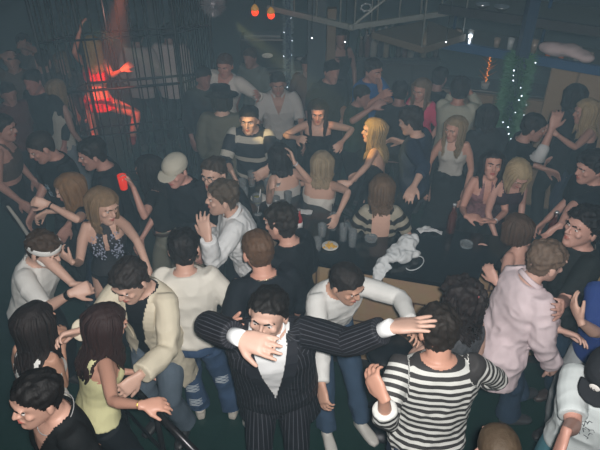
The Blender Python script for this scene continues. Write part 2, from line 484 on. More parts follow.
    if beard:
        e = MB(); e.tube([H + s * (Hd[2] * z + Hd[1] * (a + b) / 2) for z, w_, a, b in HEADR[:7]], [s * (w_ * hw + .003) for z, w_, a, b in HEADR[:7]], [s * ((a - b) / 2 + .003) for z, w_, a, b in HEADR[:7]], Hd[0], Hd[1], 24, True, power=2.2)
        e.ell(hp_(0, .083, -.092), np.array([Hd[0] * .026, Hd[1] * .015, Hd[2] * .017]) * s)
        v2, n2, q2 = remesh(e, vb, 1); h2 = (v2 - H) @ Hd.T / s / HS ** 2
        c = h2[q2].mean(1); keep = (c[:, 1] > .0) & (c[:, 2] < -.035 - .0 * c[:, 1]) & ~((np.abs(c[:, 0]) < .024) & (c[:, 2] > -.07) & (c[:, 1] > .06))
        if keep.any(): arr_obj('beard', v2, q2[keep], mat('stubble', beard, .8), root)
    # hair
    if hair and hair[0] != 'none': make_hair(root, H, Hd, N, T, s, hw, hair, vh, lod, rings)
    ctx = dict(root=root, H=H, Hd=Hd, N=N, T=T, F0=F0, s=s, arms=arms, legs=legs, PV=PV, rings=rings, hp=hp_, vc=vc, torso=torso_tube, arm=arm_tube, fem=fem, lod=lod, hw=hw, wid=wid, floor=floor)
    if top: garment(ctx, **top)
    if bot:
        bot = dict(bot)
        if top and bot.get('kind', 'jeans') == 'jeans': bot.setdefault('top', max(-.56, min(-.40, top.get('bottom', -.56) + .07)))
        if top and bot.get('kind', 'jeans') == 'jeans': bot.setdefault('infl', min(.012, top.get('infl', .014) - .007))
        bottoms(ctx, **bot)
    if shoe and seat is None or (shoe and feet):
        for sd, l in legs.items():
            e = MB(); A = l['A']; zf = floor; fw = nrm([*(F0[1] + F0[0] * l['sg'] * .18)[:2], 0]); sd_ = np.array([fw[1], -fw[0], 0])
            b = np.array([A[0], A[1], A[2] - .085 * s])
            pts = [b - fw * .055 + [0, 0, .035], b - fw * .03 + [0, 0, .045], b + fw * .03 + [0, 0, .045], b + fw * .10 * s + [0, 0, .034], b + fw * .155 * s + [0, 0, .028], b + fw * .19 * s + [0, 0, .022]]
            e.tube(pts, [.028, .036, .040, .046, .044, .024], [.030, .043, .045, .034, .027, .018], sd_, np.array([0, 0, 1.]), 14, power=2.6)
            e.tube([b - fw * .005 + [0, 0, .04], b - fw * .012 + [0, 0, .10]], [.042, .043], None, sd_, fw, 12)
            v2, n2, q2 = remesh(e, .009, 2); arr_obj('shoe', v2, q2, mat('shoe_leather', shoe, .45), root)
    if extra: extra(ctx)
    return ctx

def leg_tube(mb, l, s, r, end=1.0, hem=None, spread=0):
    H, K, A = l['H'], l['K'], l['A']
    up, lo = nrm(K - H), nrm(A - K); nn_ = np.cross(up, lo); nn_ = nrm(nn_) if np.linalg.norm(nn_) > .03 else np.array([1., 0, 0])
    nn_ = nrm(nn_ - (nn_ @ up) * up)
    ts = [0, .4, .9, 1.0, 1.15, 1.4, 1.75, 2.0]
    rr = [r[0], r[0] * .98, r[2] * 1.08, r[2], r[2], r[3], (r[3] + r[4]) / 2, r[4]]
    lim = end * 2
    T_ = [t for t in ts if t < lim - .04] + [lim]
    pts = [(H + (K - H) * t if t <= 1 else K + (A - K) * (t - 1)) for t in T_]
    rad = [s * np.interp(t, ts, rr) for t in T_]
    B = [nrm(np.cross(up if t < 1 else (nrm(up + lo) if t == 1 else lo), nn_)) for t in T_]
    mb.tube(pts, rad, None, [nn_] * len(pts), B, 16)

def hand(mb, a, s):
    W, hd, n = a['W'], a['hd'], a['n']
    side = np.cross(hd, n) * a['sg']        # towards the thumb
    mb.tube([W - hd * .02 * s, W + hd * .01 * s, W + hd * .045 * s, W + hd * .085 * s, W + hd * .098 * s], [.024 * s, .028 * s, .040 * s, .043 * s, .036 * s], [.019 * s, .016 * s, .016 * s, .014 * s, .010 * s], side, n, 14, power=2.6)
    mb.ell(W + hd * .038 * s + side * .022 * s + n * .008 * s, np.array([side * .018, hd * .030, n * .015]) * s, 10, 7)
    L_ = (.072, .080, .074, .058); c = a['curl']
    for i in range(4):
        off = (1.5 - i) * .0215
        d = nrm(hd + side * a['spread'] * (1.5 - i) * .9); b = W + hd * (.088 - .004 * abs(i - 1.2)) * s + side * off * s
        pts = [b - d * .012 * s, b]; ang = 0; cc = c * (1 + .12 * i)
        for k, fr in enumerate((.46, .31, .23)):
            ang += cc * (.7, 1.1, .8)[k]
            pts.append(pts[-1] + (d * math.cos(ang) + n * math.sin(ang)) * L_[i] * fr * s)
        mb.limb(pts, [.0095 * s, .0098 * s, .0088 * s, .0080 * s, .0066 * s], seg=8)
    tb = W + hd * .022 * s + side * .026 * s
    d1 = nrm(hd * .72 + side * .75 + n * .25); d2 = nrm(hd * .9 + side * .42 + n * .3 * (1 + c))
    mb.limb([tb, tb + d1 * .036 * s, tb + d1 * .036 * s + d2 * .030 * s, tb + d1 * .036 * s + d2 * .052 * s], [.014 * s, .0125 * s, .0105 * s, .0085 * s], seg=8)

def hairmat(c):
    return mat('hair', c, rough=.62, noise=.35, nscale=40, bump=.35, bscale=130, spec=.22, stretch=(1, 1, .25))

def make_hair(root, H, Hd, N, T, s, hw, hair, vh, lod, rings):
    HS = (1.12, 1.07, 1.0)[lod]
    kind, col = hair[0], hair[1]; o = hair[2] if len(hair) > 2 else {}
    infl = {'short': .009, 'buzz': .004, 'long': .011, 'bun': .011}.get(kind, .01) + o.get('infl', 0)
    mb = MB()
    mb.tube([H + s * (Hd[2] * (z * 1.0 + (infl if z > .05 else 0)) + Hd[1] * ((a + b) / 2 - .002)) for z, w_, a, b in HEADR[2:]],
            [s * (w_ * hw + infl) for z, w_, a, b in HEADR[2:]], [s * ((a - b) / 2 + infl) for z, w_, a, b in HEADR[2:]], Hd[0], Hd[1], 26, True, power=2.2)
    v, n, q = remesh(mb, min(vh, .009), 2)
    sd = int(abs(H[0] * 977 + H[1] * 131)) % 9973
    amp = {'short': .0065, 'buzz': .0015, 'long': .004}.get(kind, .003) + o.get('spike', 0)
    v = v + n * (folds((v - H) @ Hd.T, 95, sd, (1, .7, .7)) * amp * s)[:, None]
    hl = (v - H) @ Hd.T / s / HS ** 2; c = hl[q].mean(1); y, z, x = c[:, 1], c[:, 2], np.abs(c[:, 0])
    hlz = o.get('line', .068 if kind == 'long' else .062)
    if kind == 'long':
        fz = np.interp(y, [-.06, -.0, .045, .08], [-.11, -.09, hlz - .01, hlz + .008])
    else:
        fz = np.interp(y, [-.10, -.045, -.02, .012, .030, .05, .085], [-.072, -.062, .018, -.004, .03, hlz - .012, hlz + .008])
    fz = fz + folds(c, 60, 3) * .004
    keep = z > fz
    if o.get('bald'): keep &= ~((z > .085) & (y < .03) & (np.hypot(x, y + .02) + .012 * folds(c, 90, 5) < .026))
    vv, qq = [v], [q[keep]]
    if kind == 'long' or kind == 'bun' or o.get('tail'):
        pass
    if kind != 'long':
        m = arr_obj('hair', v, q[keep], hairmat(col), root); return m
    g = np.random.default_rng(sd); L = o.get('len', .30); wav = o.get('wave', .010); nl = o.get('n', 90 if lod < 2 else 46)
    e = MB(); used = np.unique(q[keep]); mp = np.full(len(v), -1); mp[used] = np.arange(len(used)); e.add(v[used], mp[q[keep]].tolist())
    down = np.array([0, 0, -1.])
    part = o.get('face', 62)
    for k in range(nl):
        th = R(part + (360 - 2 * part) * (k + g.uniform(-.4, .4)) / nl); d = Hd[1] * math.cos(th) + Hd[0] * math.sin(th)
        rad = lambda zz, ex: H + s * (Hd[0] * math.sin(th) * (np.interp(zz, fzz, fw) * hw + ex) + Hd[1] * (np.interp(zz, fzz, fc) + math.cos(th) * (np.interp(zz, fzz, fd) + ex)) + Hd[2] * zz)
        fzz = [r[0] for r in HEADR]; fw = [r[1] for r in HEADR]; fc = [(r[2] + r[3]) / 2 for r in HEADR]; fd = [(r[2] - r[3]) / 2 for r in HEADR]
        lay = g.uniform(0, .020)
        pts = [rad(.112, .006), rad(.09, .010 + lay * .5), rad(.05, .012 + lay), rad(.0, .013 + lay), rad(-.04, .016 + lay)]
        p = pts[-1].copy(); ln = L * g.uniform(.8, 1.05) * s; m_ = 8; ph = g.uniform(0, 6.28); out = nrm([d[0], d[1], 0])
        tw = np.cross(out, down)
        for i in range(m_):
            p = p + down * ln / m_ + out * (.004 if i < 3 else -.001) * s - nrm(np.array([*((p - N) * [1, 1, 0])[:2], 0])) * .004 * s
            tl = (p - N) @ T.T / s
            if tl[2] < .01:
                hx = np.interp(-tl[2], [-r[0] for r in rings], [r[1] for r in rings]) + .028; hy = np.interp(-tl[2], [-r[0] for r in rings], [r[2] for r in rings]) + .026
                k_ = math.hypot(tl[0] / hx, tl[1] / hy)
                if k_ < 1:
                    ty = (hy * math.sqrt(max(0, 1 - min(1, (tl[0] / hx)) ** 2))) * (1 if (tl[1] > .02 or (d @ T[1]) > .35) else -1)
                    pn = N + s * (T[0] * tl[0] + T[1] * ty + T[2] * tl[2]); p = p + (pn - p) * min(1, .6)
            w_ = wav * s * math.sin(ph + i * (1.7 if wav > .012 else 1.0)) * min(1, (i + 1) / 3)
            pts.append(p + tw * w_ + out * w_ * .5)
        r0 = .0145 * s * (1 if nl > 60 else 1.4)
        rr = [r0 * .5, r0 * .9] + [r0] * 3 + [r0 * (1 - .62 * (i / m_) ** 1.5) for i in range(m_)]
        e.tube(pts, rr, [x * .6 for x in rr], None, None, 6)
    o_ = e.build('hair', hairmat(col), root)
    return o_

def clothmat(c, name='cloth', rough=.8, sheen=0):
    return mat(name, c, rough=rough, noise=.10, nscale=9, bump=.12, bscale=220, spec=.2)

def garment(c, kind='tee', col=(200, 200, 200), sleeve=.45, infl=.014, bottom=-.56, topz=-.005, neck='crew', hem=.0, m=None, name=None, wr=.007, inner=None, cut=None, cuff=0., only=None, rough=.8, fr=13):
    s, T, N = c['s'], c['T'], c['N']
    mb = MB()
    if only != 'sleeves': c['torso'](mb, topz, bottom, infl, hem, minw=.168 if kind == 'jacket' else 0)
    if c['fem'] and kind != 'jacket':
        for sg in (1, -1): mb.ell(surf_pt(s, c['rings'], N, T, sg * .062, -.185, -.035), np.array([T[0] * (.058 + infl), T[1] * (.062 + infl), T[2] * (.060 + infl)]) * s)
    sl = sleeve if isinstance(sleeve, tuple) else (sleeve, sleeve)
    for (k, a), fr_ in zip(c['arms'].items(), sl):
        if fr_: c['arm'](mb, a, infl * .95, fr_, cuff)
    v, n, q = remesh(mb, c['vc'], 3)
    sd = int(abs(N[0] * 771 + N[1] * 313)) % 9973
    # garment coordinates: across, along
    tl = (v - N) @ T.T / s
    U = np.arctan2(tl[:, 0], tl[:, 1] + 1e-6) * .15; V = -tl[:, 2]; best = np.full(len(v), .165) * 1.0
    best = np.where(np.abs(tl[:, 0]) < .15 * c['wid'], 0, .2)
    ontorso = (np.abs(tl[:, 0]) < (.175 if not c['fem'] else .145) * c['wid'] + infl) & (np.abs(tl[:, 1]) < .17)
    d_arm = np.full(len(v), 9.)
    for a in c['arms'].values():
        for i, (p, q_) in enumerate(((a['S'], a['E']), (a['E'], a['W']))):
            if sl == (0, 0): continue
            L = np.linalg.norm(q_ - p); u = (q_ - p) / L; t = np.clip((v - p) @ u, 0, L); dd = np.linalg.norm(v - p - np.outer(t, u), axis=1) / s
            side = (tl[:, 0] * a['sg'] > (.10 if c['fem'] else .125) * c['wid'])
            take = (dd < d_arm) & (dd < .085 + infl) & ((i == 1) | side)
            ref = nrm(np.cross(u, T[1] + [.01, 0, .02])); ref2 = np.cross(u, ref); w_ = v - p
            U = np.where(take, np.arctan2(w_ @ ref, w_ @ ref2) * .055, U); V = np.where(take, (t + i * np.linalg.norm(a['E'] - a['S'])) / s + .05, V)
            d_arm = np.where(take, dd, d_arm)
    if wr:
        f1 = folds(tl, fr, sd, (1, 1, 1.2)); f2 = np.abs(folds(tl + 3, fr * 2.1, sd + 5, (1, 1, .8)))
        amp = wr * (f1 * .9 - f2 * 1.3 + .25)
        elb = np.zeros(len(v))
        for a in c['arms'].values(): elb += np.exp(-(np.linalg.norm(v - a['E'], axis=1) / (.09 * s)) ** 2)
        amp = amp * (1 + .9 * np.clip(elb, 0, 1)) * np.clip(.4 + (-tl[:, 2]) * 3.2, .35, 1.3)
        amp = np.maximum(amp, -(infl - .005))
        v = v + n * (amp * s)[:, None]
    cc = tl[q].mean(1); x, y, z = cc[:, 0], cc[:, 1], cc[:, 2]; ax = np.abs(x)
    keep = np.ones(len(q), bool)
    W_ = c['wid']
    if neck == 'crew': keep &= ~((np.hypot(x / .074, (y + .005) / .074) < W_) & (z > -.050 - .35 * y))
    elif neck == 'wide': keep &= ~((ax < .125) & (z > -.075 - .30 * y + (ax / .125) ** 2 * .05) & (z > -.16))
    elif neck == 'v': keep &= ~(((np.hypot(x / .078, (y + .005) / .075) < W_) & (z > -.055 - .3 * y)) | ((y > 0) & (z > -.22) & (ax < .062 * (z + .22) / .16)))
    elif neck == 'tank':
        st = (ax > .062) & (ax < .088)
        keep &= ~((z > (-.10 - .0 * y)) & ~st) & ~((ax > .098) & (z > -.135)); keep &= (ax < .135) | (z < -.15)
    elif neck == 'strapless': keep &= z < -.135 - .02 * (y < 0)
    elif neck == 'halter':
        keep &= ~((y < .0) & (z > -.34)) & ~((y > -.03) & (z > -.15) & (ax > .03 + .28 * np.clip(-z - .0, 0, 1))) & ~((z > -.12) & (ax > .07)) & ~((ax < .016) & (z > -.24) & (z < -.10) & (y > 0))
        keep &= z < -.02
    elif neck == 'lowback': keep &= ~((y < 0) & (z > -.36 + ax * 1.2)) & (z < -.11)
    elif neck == 'open':      # open jacket
        vw = .045 + (inner or .0) + np.clip((-z - .40), 0, 1) * .35 * (1 if hem or True else 0)
        vw = np.where(z > -.40, np.interp(-z, [0, .06, .40], [.075, .07, .045 + (inner or 0)]), vw)
        keep &= ~((y > 0) & (ax < vw)) & ~((np.hypot(x / .085, (y + .01) / .085) < W_) & (z > -.05))
    elif neck == 'buttoned':
        vw = np.interp(-z, [0, .06, .43, .44, .60, .9], [.085, .085, .004, 0, 0, .05])
        keep &= ~((y > 0) & (ax < vw)) & ~((np.hypot(x / .085, (y + .01) / .085) < W_) & (z > -.05))
    if cut is not None: keep &= ~cut(x, y, z)
    attr = np.stack([U + 5, V, np.zeros(len(U))], 1)
    nm = name or {'tee': 'shirt', 'jacket': 'jacket', 'tank': 'top'}.get(kind, 'shirt')
    return arr_obj(nm, v, q[keep], m or clothmat(col, rough=rough), c['root'], attr)

def bottoms(c, kind='jeans', col=(52, 66, 88), top=-.40, infl=.012, hem=.082, wr=.006, length=.97, m=None, tor=True):
    s, T, N = c['s'], c['T'], c['N']
    mb = MB()
    if kind in ('jeans', 'shorts'):
        c['torso'](mb, top, -.64, infl, 0)
        for l in c['legs'].values(): leg_tube(mb, l, s, (.098 + infl * .3, .09, .070 + infl * .4, .068 + infl * .5, hem), end=length)
    elif kind == 'skirt':
        hipc = c['PV']; K = (c['legs']['L']['K'] + c['legs']['R']['K']) / 2; A = (c['legs']['L']['A'] + c['legs']['R']['A']) / 2
        c['torso'](mb, top, -.60, infl, 0)
        e = hipc + (K - hipc) * min(1, length * 2) if length <= .5 else K + (A - K) * (length * 2 - 1)
        F0 = c['F0']; pts = [hipc + T[2] * .04 * s, hipc * .6 + e * .4, e]
        mb.tube(pts, [.175 * s, .185 * s, (.19 + hem * .5) * s], [.125 * s, .14 * s, (.15 + hem * .5) * s], F0[0], F0[1], 24)
    v, n, q = remesh(mb, c['vc'] * 1.05, 3)
    lk = (v - c['PV']) / s
    if wr:
        f1 = folds(lk, 9, 3 + int(abs(N[0] * 100))); f2 = np.abs(folds(lk + 1, 17, 9 + int(abs(N[1] * 100)), (1, 1, .9)))
        kn = sum(np.exp(-(np.linalg.norm(v - l['K'], axis=1) / (.12 * s)) ** 2) for l in c['legs'].values()) + sum(np.exp(-(np.linalg.norm(v - l['A'], axis=1) / (.14 * s)) ** 2) for l in c['legs'].values())
        v = v + n * ((f1 * .8 - f2 * 1.3 + .2) * wr * (1 + kn) * s)[:, None]
    at = np.zeros((len(v), 3)); dm = np.full(len(v), 9.)
    for l in c['legs'].values():
        p_ = (l['H'] + l['A']) / 2; r_ = v - p_; d_ = np.hypot(r_[:, 0], r_[:, 1]); t_ = d_ < dm; dm = np.minimum(d_, dm)
        at[:, 0] = np.where(t_, np.arctan2(r_ @ c['F0'][0], r_ @ c['F0'][1]) * .09 + 5, at[:, 0])
    at[:, 1] = -v[:, 2] + 3
    return arr_obj({'jeans': 'trousers', 'skirt': 'skirt', 'shorts': 'shorts'}[kind], v, q, m or mat('denim', col, .85, .28, 9, bump=.25, bscale=150, spec=.15), c['root'], at)

# small extras worn by people
def x_band(c, side, col, t=.93, r=.030, name='bracelet', h=.012, metal=0.3):
    a = c['arms'][side]; p = a['E'] + (a['W'] - a['E']) * t; u = nrm(a['W'] - a['E']); s = c['s']
    e = MB(); rr = r * s * (.82 if c['fem'] else 1)
    ref = nrm(np.cross(u, [.1, .3, 1])); r2 = np.cross(u, ref)
    if h > .02: e.tube([p - u * h * .5, p - u * h * .46, p + u * h * .46, p + u * h * .5], [rr * .93, rr, rr * 1.04, rr * .97], None, ref, r2, 16)
    else: ring_(e, p, ref, r2, rr, h * .5 * s)
    return e.build(name, mat(name, col, .35, metal=metal), c['root'])

def ring_(e, p, a, b, R_, r, n=20, arc=(0, 360)):
    closed = arc == (0, 360); th = np.radians(np.linspace(arc[0], arc[1], n, endpoint=not closed))
    u = nrm(np.cross(a, b)); pts = [p + (a * math.cos(t) + b * math.sin(t)) * R_ for t in th]
    e.tube(pts, r, None, [a * math.cos(t) + b * math.sin(t) for t in th], [u] * len(pts), 6, not closed, closed=closed)

def x_cap(c, col, yaw=0, brimup=0, logo=None):
    H, s = c['H'], c['s']; Hd = rot_local(yaw, 0, 0) @ c['Hd']; hw = c['hw']
    e = MB(); rr = [(z, a, b, d) for z, a, b, d in HEADR if z > .02]
    i = .014
    e.tube([H + s * (Hd[2] * (z + (i + .004 if z > .05 else 0)) + Hd[1] * ((a + b) / 2 - .002)) for z, w_, a, b in rr], [s * (w_ * hw + i) for z, w_, a, b in rr], [s * ((a - b) / 2 + i) for z, w_, a, b in rr], Hd[0], Hd[1], 26, True, power=2.1)
    v, n, q = remesh(e, .0075, 3); o = arr_obj('cap', v, q, clothmat(col, 'cap_cloth'), c['root'])
    e = MB(); pts = []; wd = []; 
    for k in range(7):
        t = k / 6; pts.append(H + s * (Hd[1] * (.075 + .085 * t) + Hd[2] * (.045 - .018 * t + brimup * t))); wd.append(s * (.078 * math.sqrt(max(0.03, 1 - (t * .97) ** 2.6))))
    e.tube(pts, wd, [.004 * s] * 7, Hd[0], nrm(Hd[2] + Hd[1] * .2), 16)
    b_ = e.build('brim', clothmat(col, 'cap_cloth'), c['root'])
    return Hd

def x_headband(c, col, z=.05, h=.020):
    H, s, Hd = c['H'], c['s'], c['Hd']; e = MB(); n = 32; pts = []; A = []
    i = 5
    for k in range(n):
        t = 2 * math.pi * k / n; x = math.sin(t); y = math.cos(t)
        pts.append(H + s * (Hd[0] * x * .083 * c['hw'] + Hd[1] * (y * .103 - .006) + Hd[2] * (z + .012 * y))); A.append(nrm(Hd[0] * x + Hd[1] * y))
    e.tube(pts, .004 * s, h * s, A, [Hd[2]] * n, 8, False, closed=True)
    e.build('headband', clothmat(col, 'headband_cloth'), c['root'])

def x_necklace(c, col=(210, 205, 190), r=.066, z=-.012, m=.8):
    s, N, T = c['s'], c['N'], c['T']; e = MB(); n = 26; pts = []
    for k in range(n):
        t = 2 * math.pi * k / n; y = math.cos(t)
        pts.append(N + s * (T[0] * math.sin(t) * r * 1.12 + T[1] * (y * (r + .012) - .004) + T[2] * (z - .045 * (y + .6))))
    e.tube(pts, .0024 * s, None, None, None, 5, False, closed=True)
    e.build('necklace', mat('necklace_metal', col, .25, metal=m), c['root'])

def x_lapels(c, m, infl, w0=.05, zt=-.03, zb=-.40, v0=.070, v1=.050):
    s, N, T = c['s'], c['N'], c['T']
    for sg in (1, -1):
        e = MB(); V = []; F = []; n = 10
        for k in range(n):
            t = k / (n - 1); z = zt + (zb - zt) * t; xi = sg * (v0 + (v1 - v0) * t); wd = w0 * (math.sin(math.pi * min(1, .22 + .78 * t)) ** .8 + .08); xo = xi + sg * wd
            for x_, ex in ((xi, .010), (xo, .014), (xo, .004), (xi, .002)): V.append(surf_pt(s, c['rings'], N, T, x_, z, infl + ex))
        for k in range(n - 1):
            for j in range(4):
                j2 = (j + 1) % 4; F.append((k * 4 + j, k * 4 + j2, k * 4 + 4 + j2, k * 4 + 4 + j))
        F += [(0, 1, 2, 3), ((n - 1) * 4 + 3, (n - 1) * 4 + 2, (n - 1) * 4 + 1, (n - 1) * 4)]
        e.add(V, F); e.build('lapel', m, c['root'], smooth=False)
# ---------------------------------------------------------------- details people wear
def c_rip(c, side, t):
    """a frayed pale tear across the front of a trouser leg"""
    l = c['legs'][side]; H, K, A = l['H'], l['K'], l['A']; p = H + (K - H) * t if t <= 1 else K + (A - K) * (t - 1)
    back = -c['F0'][1]; sd = c['F0'][0]; e = MB()
    for k in range(5):
        z = (k - 2) * .016; e.limb([p + sd * x_ * .05 + back * (.088 + .004 - .014 * abs(x_) ** 2) * c['s'] + np.array([0, 0, z + .004 * math.sin(k * 3 + x_ * 4)]) for x_ in (-1, -.4, .3, .9)], [.003, .006, .006, .003], seg=6, flat=.5)
    e.build('torn_patch', mat('frayed_denim', (150, 160, 168), .9), c['root'])
def flower(c):
    e = MB(); H, Hd, s = c['H'], c['Hd'], c['s']; p = H + s * (-Hd[1] * .09 + Hd[2] * .10 + Hd[0] * .0); n = nrm(-Hd[1] + Hd[2])
    a = Hd[0]; b = np.cross(n, a)
    for k in range(6):
        t = k * math.pi / 3; d = a * math.cos(t) + b * math.sin(t); e.ell(p + d * .017 + n * .012, np.array([d * .014, np.cross(n, d) * .010, n * .005]), 10, 6)
    e.build('hair_flower', mat('flower_cloth', (150, 80, 84), .7), c['root'])
def hat(c):
    e = MB(); H, Hd, s = c['H'], c['Hd'], c['s']
    pr = [(.17, .055), (.165, .062), (.10, .070), (.092, .09), (.085, .14), (.06, .155), (.02, .158)]
    e.tube([H + Hd[2] * z * s for r, z in pr], [r * s for r, z in pr], [r * s * .95 for r, z in pr], Hd[0], Hd[1], 22); e.build('hat', clothmat((18, 20, 24)), c['root'])
def x_sleeve(c, side, col):
    a = c['arms'][side]; e = MB(); e.limb([a['S'] + (a['E'] - a['S']) * .55, a['E'], a['E'] + (a['W'] - a['E']) * .3], [.06, .058, .05]); e.build('white_sleeve', clothmat(col), c['root'])
def belt(c):
    e = MB(); N, T, s = c['N'], c['T'], c['s']; n = 28; z = -.44
    pts = [N + s * (T[0] * math.sin(2 * math.pi * k / n) * .164 + T[1] * math.cos(2 * math.pi * k / n) * .122 + T[2] * z) for k in range(n)]
    A = [nrm(T[0] * math.sin(2 * math.pi * k / n) + T[1] * math.cos(2 * math.pi * k / n)) for k in range(n)]
    e.tube(pts, .005, .018, A, [T[2]] * n, 8, False, closed=True); e.build('belt', mat('belt_leather', (52, 40, 32), .5), c['root'])
def sidestripe(c):
    for k, l in c['legs'].items():
        e = MB(); out = c['F0'][0] * l['sg']; e.limb([l['H'] + out * .094 - np.array([0, 0, .05]), (l['H'] + l['K']) / 2 + out * .094, l['K'] + out * .080, l['A'] + out * .088 + np.array([0, 0, .1])], [.018] * 4, [out] * 8, [c['F0'][1]] * 8, 8, flat=1.0)
        e.build('side_stripe', clothmat((170, 168, 162)), c['root'])

def x_collar(c, col, h=.034, r=.072, gap=26):
    N, T, s = c['N'], c['T'], c['s']; e = MB(); n = 24; pts = []; A = []; B = []
    for k in range(n):
        t = R(gap + (360 - 2 * gap) * k / (n - 1)); d = nrm(T[0] * math.sin(t) + T[1] * math.cos(t)); y = math.cos(t)
        pts.append(N + s * (d * r * (1 + .12 * abs(math.sin(t))) - T[1] * .006 + T[2] * (-.002 - .034 * y))); A.append(nrm(d + T[2] * .45)); B.append(nrm(T[2] - d * .45))
    e.tube(pts, .0045 * s, [h * .5 * s * (1.0 + .35 * (k in (0, 1, n - 2, n - 1))) for k in range(n)], A, B, 8)
    e.build('collar', clothmat(col), c['root'])
# ---------------------------------------------------------------- the people
PIN = stripe_mat('pinstripe_cloth', (28, 28, 33), (80, 81, 88), 0, .0155, .14)
PINB = mat('pinstripe_plain', (27, 28, 35), .8)
TEE_STR = stripe_mat('striped_jersey', (205, 205, 200), (58, 56, 56), 1, .040, .52)
BAND = stripe_mat('banded_knit', (38, 42, 50), (176, 174, 165), 1, 1, .5, bands=[(.03, .085), (.24, .30), (.50, .54)])
CREAMSTR = stripe_mat('cream_black_stripes', (150, 145, 130), (32, 30, 32), 1, .09, .5)
BLK, WHT = (20, 22, 25), (205, 204, 200)
SK = (205, 158, 132)

# 1 man in the pinstripe suit
def ex_suit(c):
    garment(c, 'tee', (225, 225, 225), 0, .010, -.60, neck='crew', name='dress_shirt', wr=.004, cut=lambda x, y, z: (y > 0) & (z > -.12) & (np.abs(x) < .03 * (z + .12) / .08)); x_collar(c, (225, 225, 225), .045)
    for k in ('L', 'R'): x_band(c, k, (225, 225, 225), .97, .037, 'shirt_cuff', .07, 0)
    x_lapels(c, PINB, .030, .060, -.03, -.42, .088, .008)
person(268, 315, 3, 'man in a dark pinstripe suit and open white shirt, arms flung out across his face', s=1.10, lean=(10, -3), head=(-18, -5, 4), lod=0, wid=1.2,
       Rh=dict(h=(238, 337), r=.86, n=1, e=(207, 324), hd=(290, 353), hz=-.05, curl=.0, hs=1.08, spread=.05, pn=(0, .5, -.8)),
       Lh=dict(h=(388, 328), r=.97, n=1, e=(350, 345), hd=(445, 321), curl=.04, hs=1.12, spread=.16, pn=(-.1, -.2, -1)),
       hair=('short', (26, 22, 20), dict(spike=.003, line=.070)),
       top=dict(kind='jacket', m=PIN, sleeve=.93, infl=.028, bottom=-.84, neck='buttoned', name='suit_jacket', wr=.006, hem=.012, cuff=.012),
       bot=dict(kind='jeans', m=PIN, hem=.085), extra=ex_suit)
# 2 man in the striped tee
person(438, 330, 178, 'man seen from behind in a black and white horizontally striped long-sleeved tee', s=1.08, lean=(6, 0), head=(10, 12, 0), lod=0, wid=1.18,
       Lh=dict(h=(384, 398), r=.60, n=1, e=(386, 424), hd=(376, 384), curl=.55), Rh=dict(l=(.10, .27, -.34), curl=.6, p=(1, -.3, -.3)),
       hair=('short', (40, 34, 30), dict(spike=.006)), sk=(208, 150, 122),
       top=dict(m=TEE_STR, sleeve=.78, infl=.016, bottom=-.64, neck='crew', name='striped_shirt', wr=.009, cuff=.012), bot=dict(col=(50, 60, 80)))
# 3 headband man
person(44, 250, 72, 'man with a white headband and white tee reaching both fists forward', lean=(22, 0), head=(0, 18, 0), lod=0, s=1.0,
       Lh=dict(h=(73, 284), r=.80, n=1, e=(54, 266), hd=(86, 285), curl=.95), Rh=dict(h=(72, 293), r=.84, n=1, e=(45, 306), hd=(87, 288), curl=.95),
       hair=('short', (62, 46, 34), dict(spike=.006)), top=dict(col=WHT, sleeve=.48, infl=.018, name='tee', cuff=.014), bot=dict(col=BLK),
       extra=lambda c: (x_headband(c, (215, 215, 212), z=.045), x_band(c, 'R', (22, 22, 26), .88, .033, 'wristwatch', .03), x_necklace(c, (200, 200, 200), .075)))
# 4 white tank woman
person(36, 325, 158, 'long dark haired woman seen from behind in a white strappy tank top', sex='f', s=.99, lean=(4, 0), head=(0, 12, 0), lod=0, sk=(190, 140, 112),
       Rh=dict(h=(62, 345), r=.6, n=-1), Lh=dict(l=(.09, .10, -.5)),
       hair=('long', (32, 24, 22), dict(len=.22, wave=.008)), top=dict(kind='tank', col=(214, 212, 208), sleeve=0, infl=.012, bottom=-.50, neck='tank', name='tank_top', wr=.004), bot=dict(col=(48, 62, 84)))
# 5 black polo man
person(38, 399, -44, 'young man in a black polo shirt with a thin white collar line, bottom left', s=1.04, lean=(3, 0), head=(0, 0, 0), lod=0, sk=(200, 150, 125), Rh=dict(l=(.04, -.05, -.50)), Lh=dict(l=(.04, .05, -.50)),
       hair=('short', (22, 20, 20), dict(spike=.003, line=.066)), top=dict(col=(22, 25, 27), sleeve=.48, infl=.018, name='polo_shirt', neck='v', cuff=.014), bot=dict(col=(40, 52, 72)),
       extra=lambda c: x_necklace(c, (150, 150, 150), .083, -.0, 0))
# 6 yellow top woman
person(106, 326, 128, 'dark haired woman in a pale yellow sleeveless top with one hand on the rail', sex='f', s=1.0, lean=(10, 0), head=(0, 18, 0), lod=0, sk=(196, 142, 116),
       Rh=dict(h=(142, 405), r=.93, n=1, e=(112, 402), hd=(160, 404), curl=.4, pn=(0, .1, -1)), Lh=dict(h=(132, 372), r=.7, n=-1),
       hair=('long', (44, 28, 26), dict(len=.26, wave=.010)), top=dict(kind='tank', col=(200, 196, 152), sleeve=0, infl=.012, bottom=-.52, neck='tank', name='sleeveless_top', wr=.004),
       bot=dict(m=clothmat((24, 28, 32)), hem=.10), extra=lambda c: x_band(c, 'R', (200, 170, 90), .96, .026, 'bracelet', .008, .9))
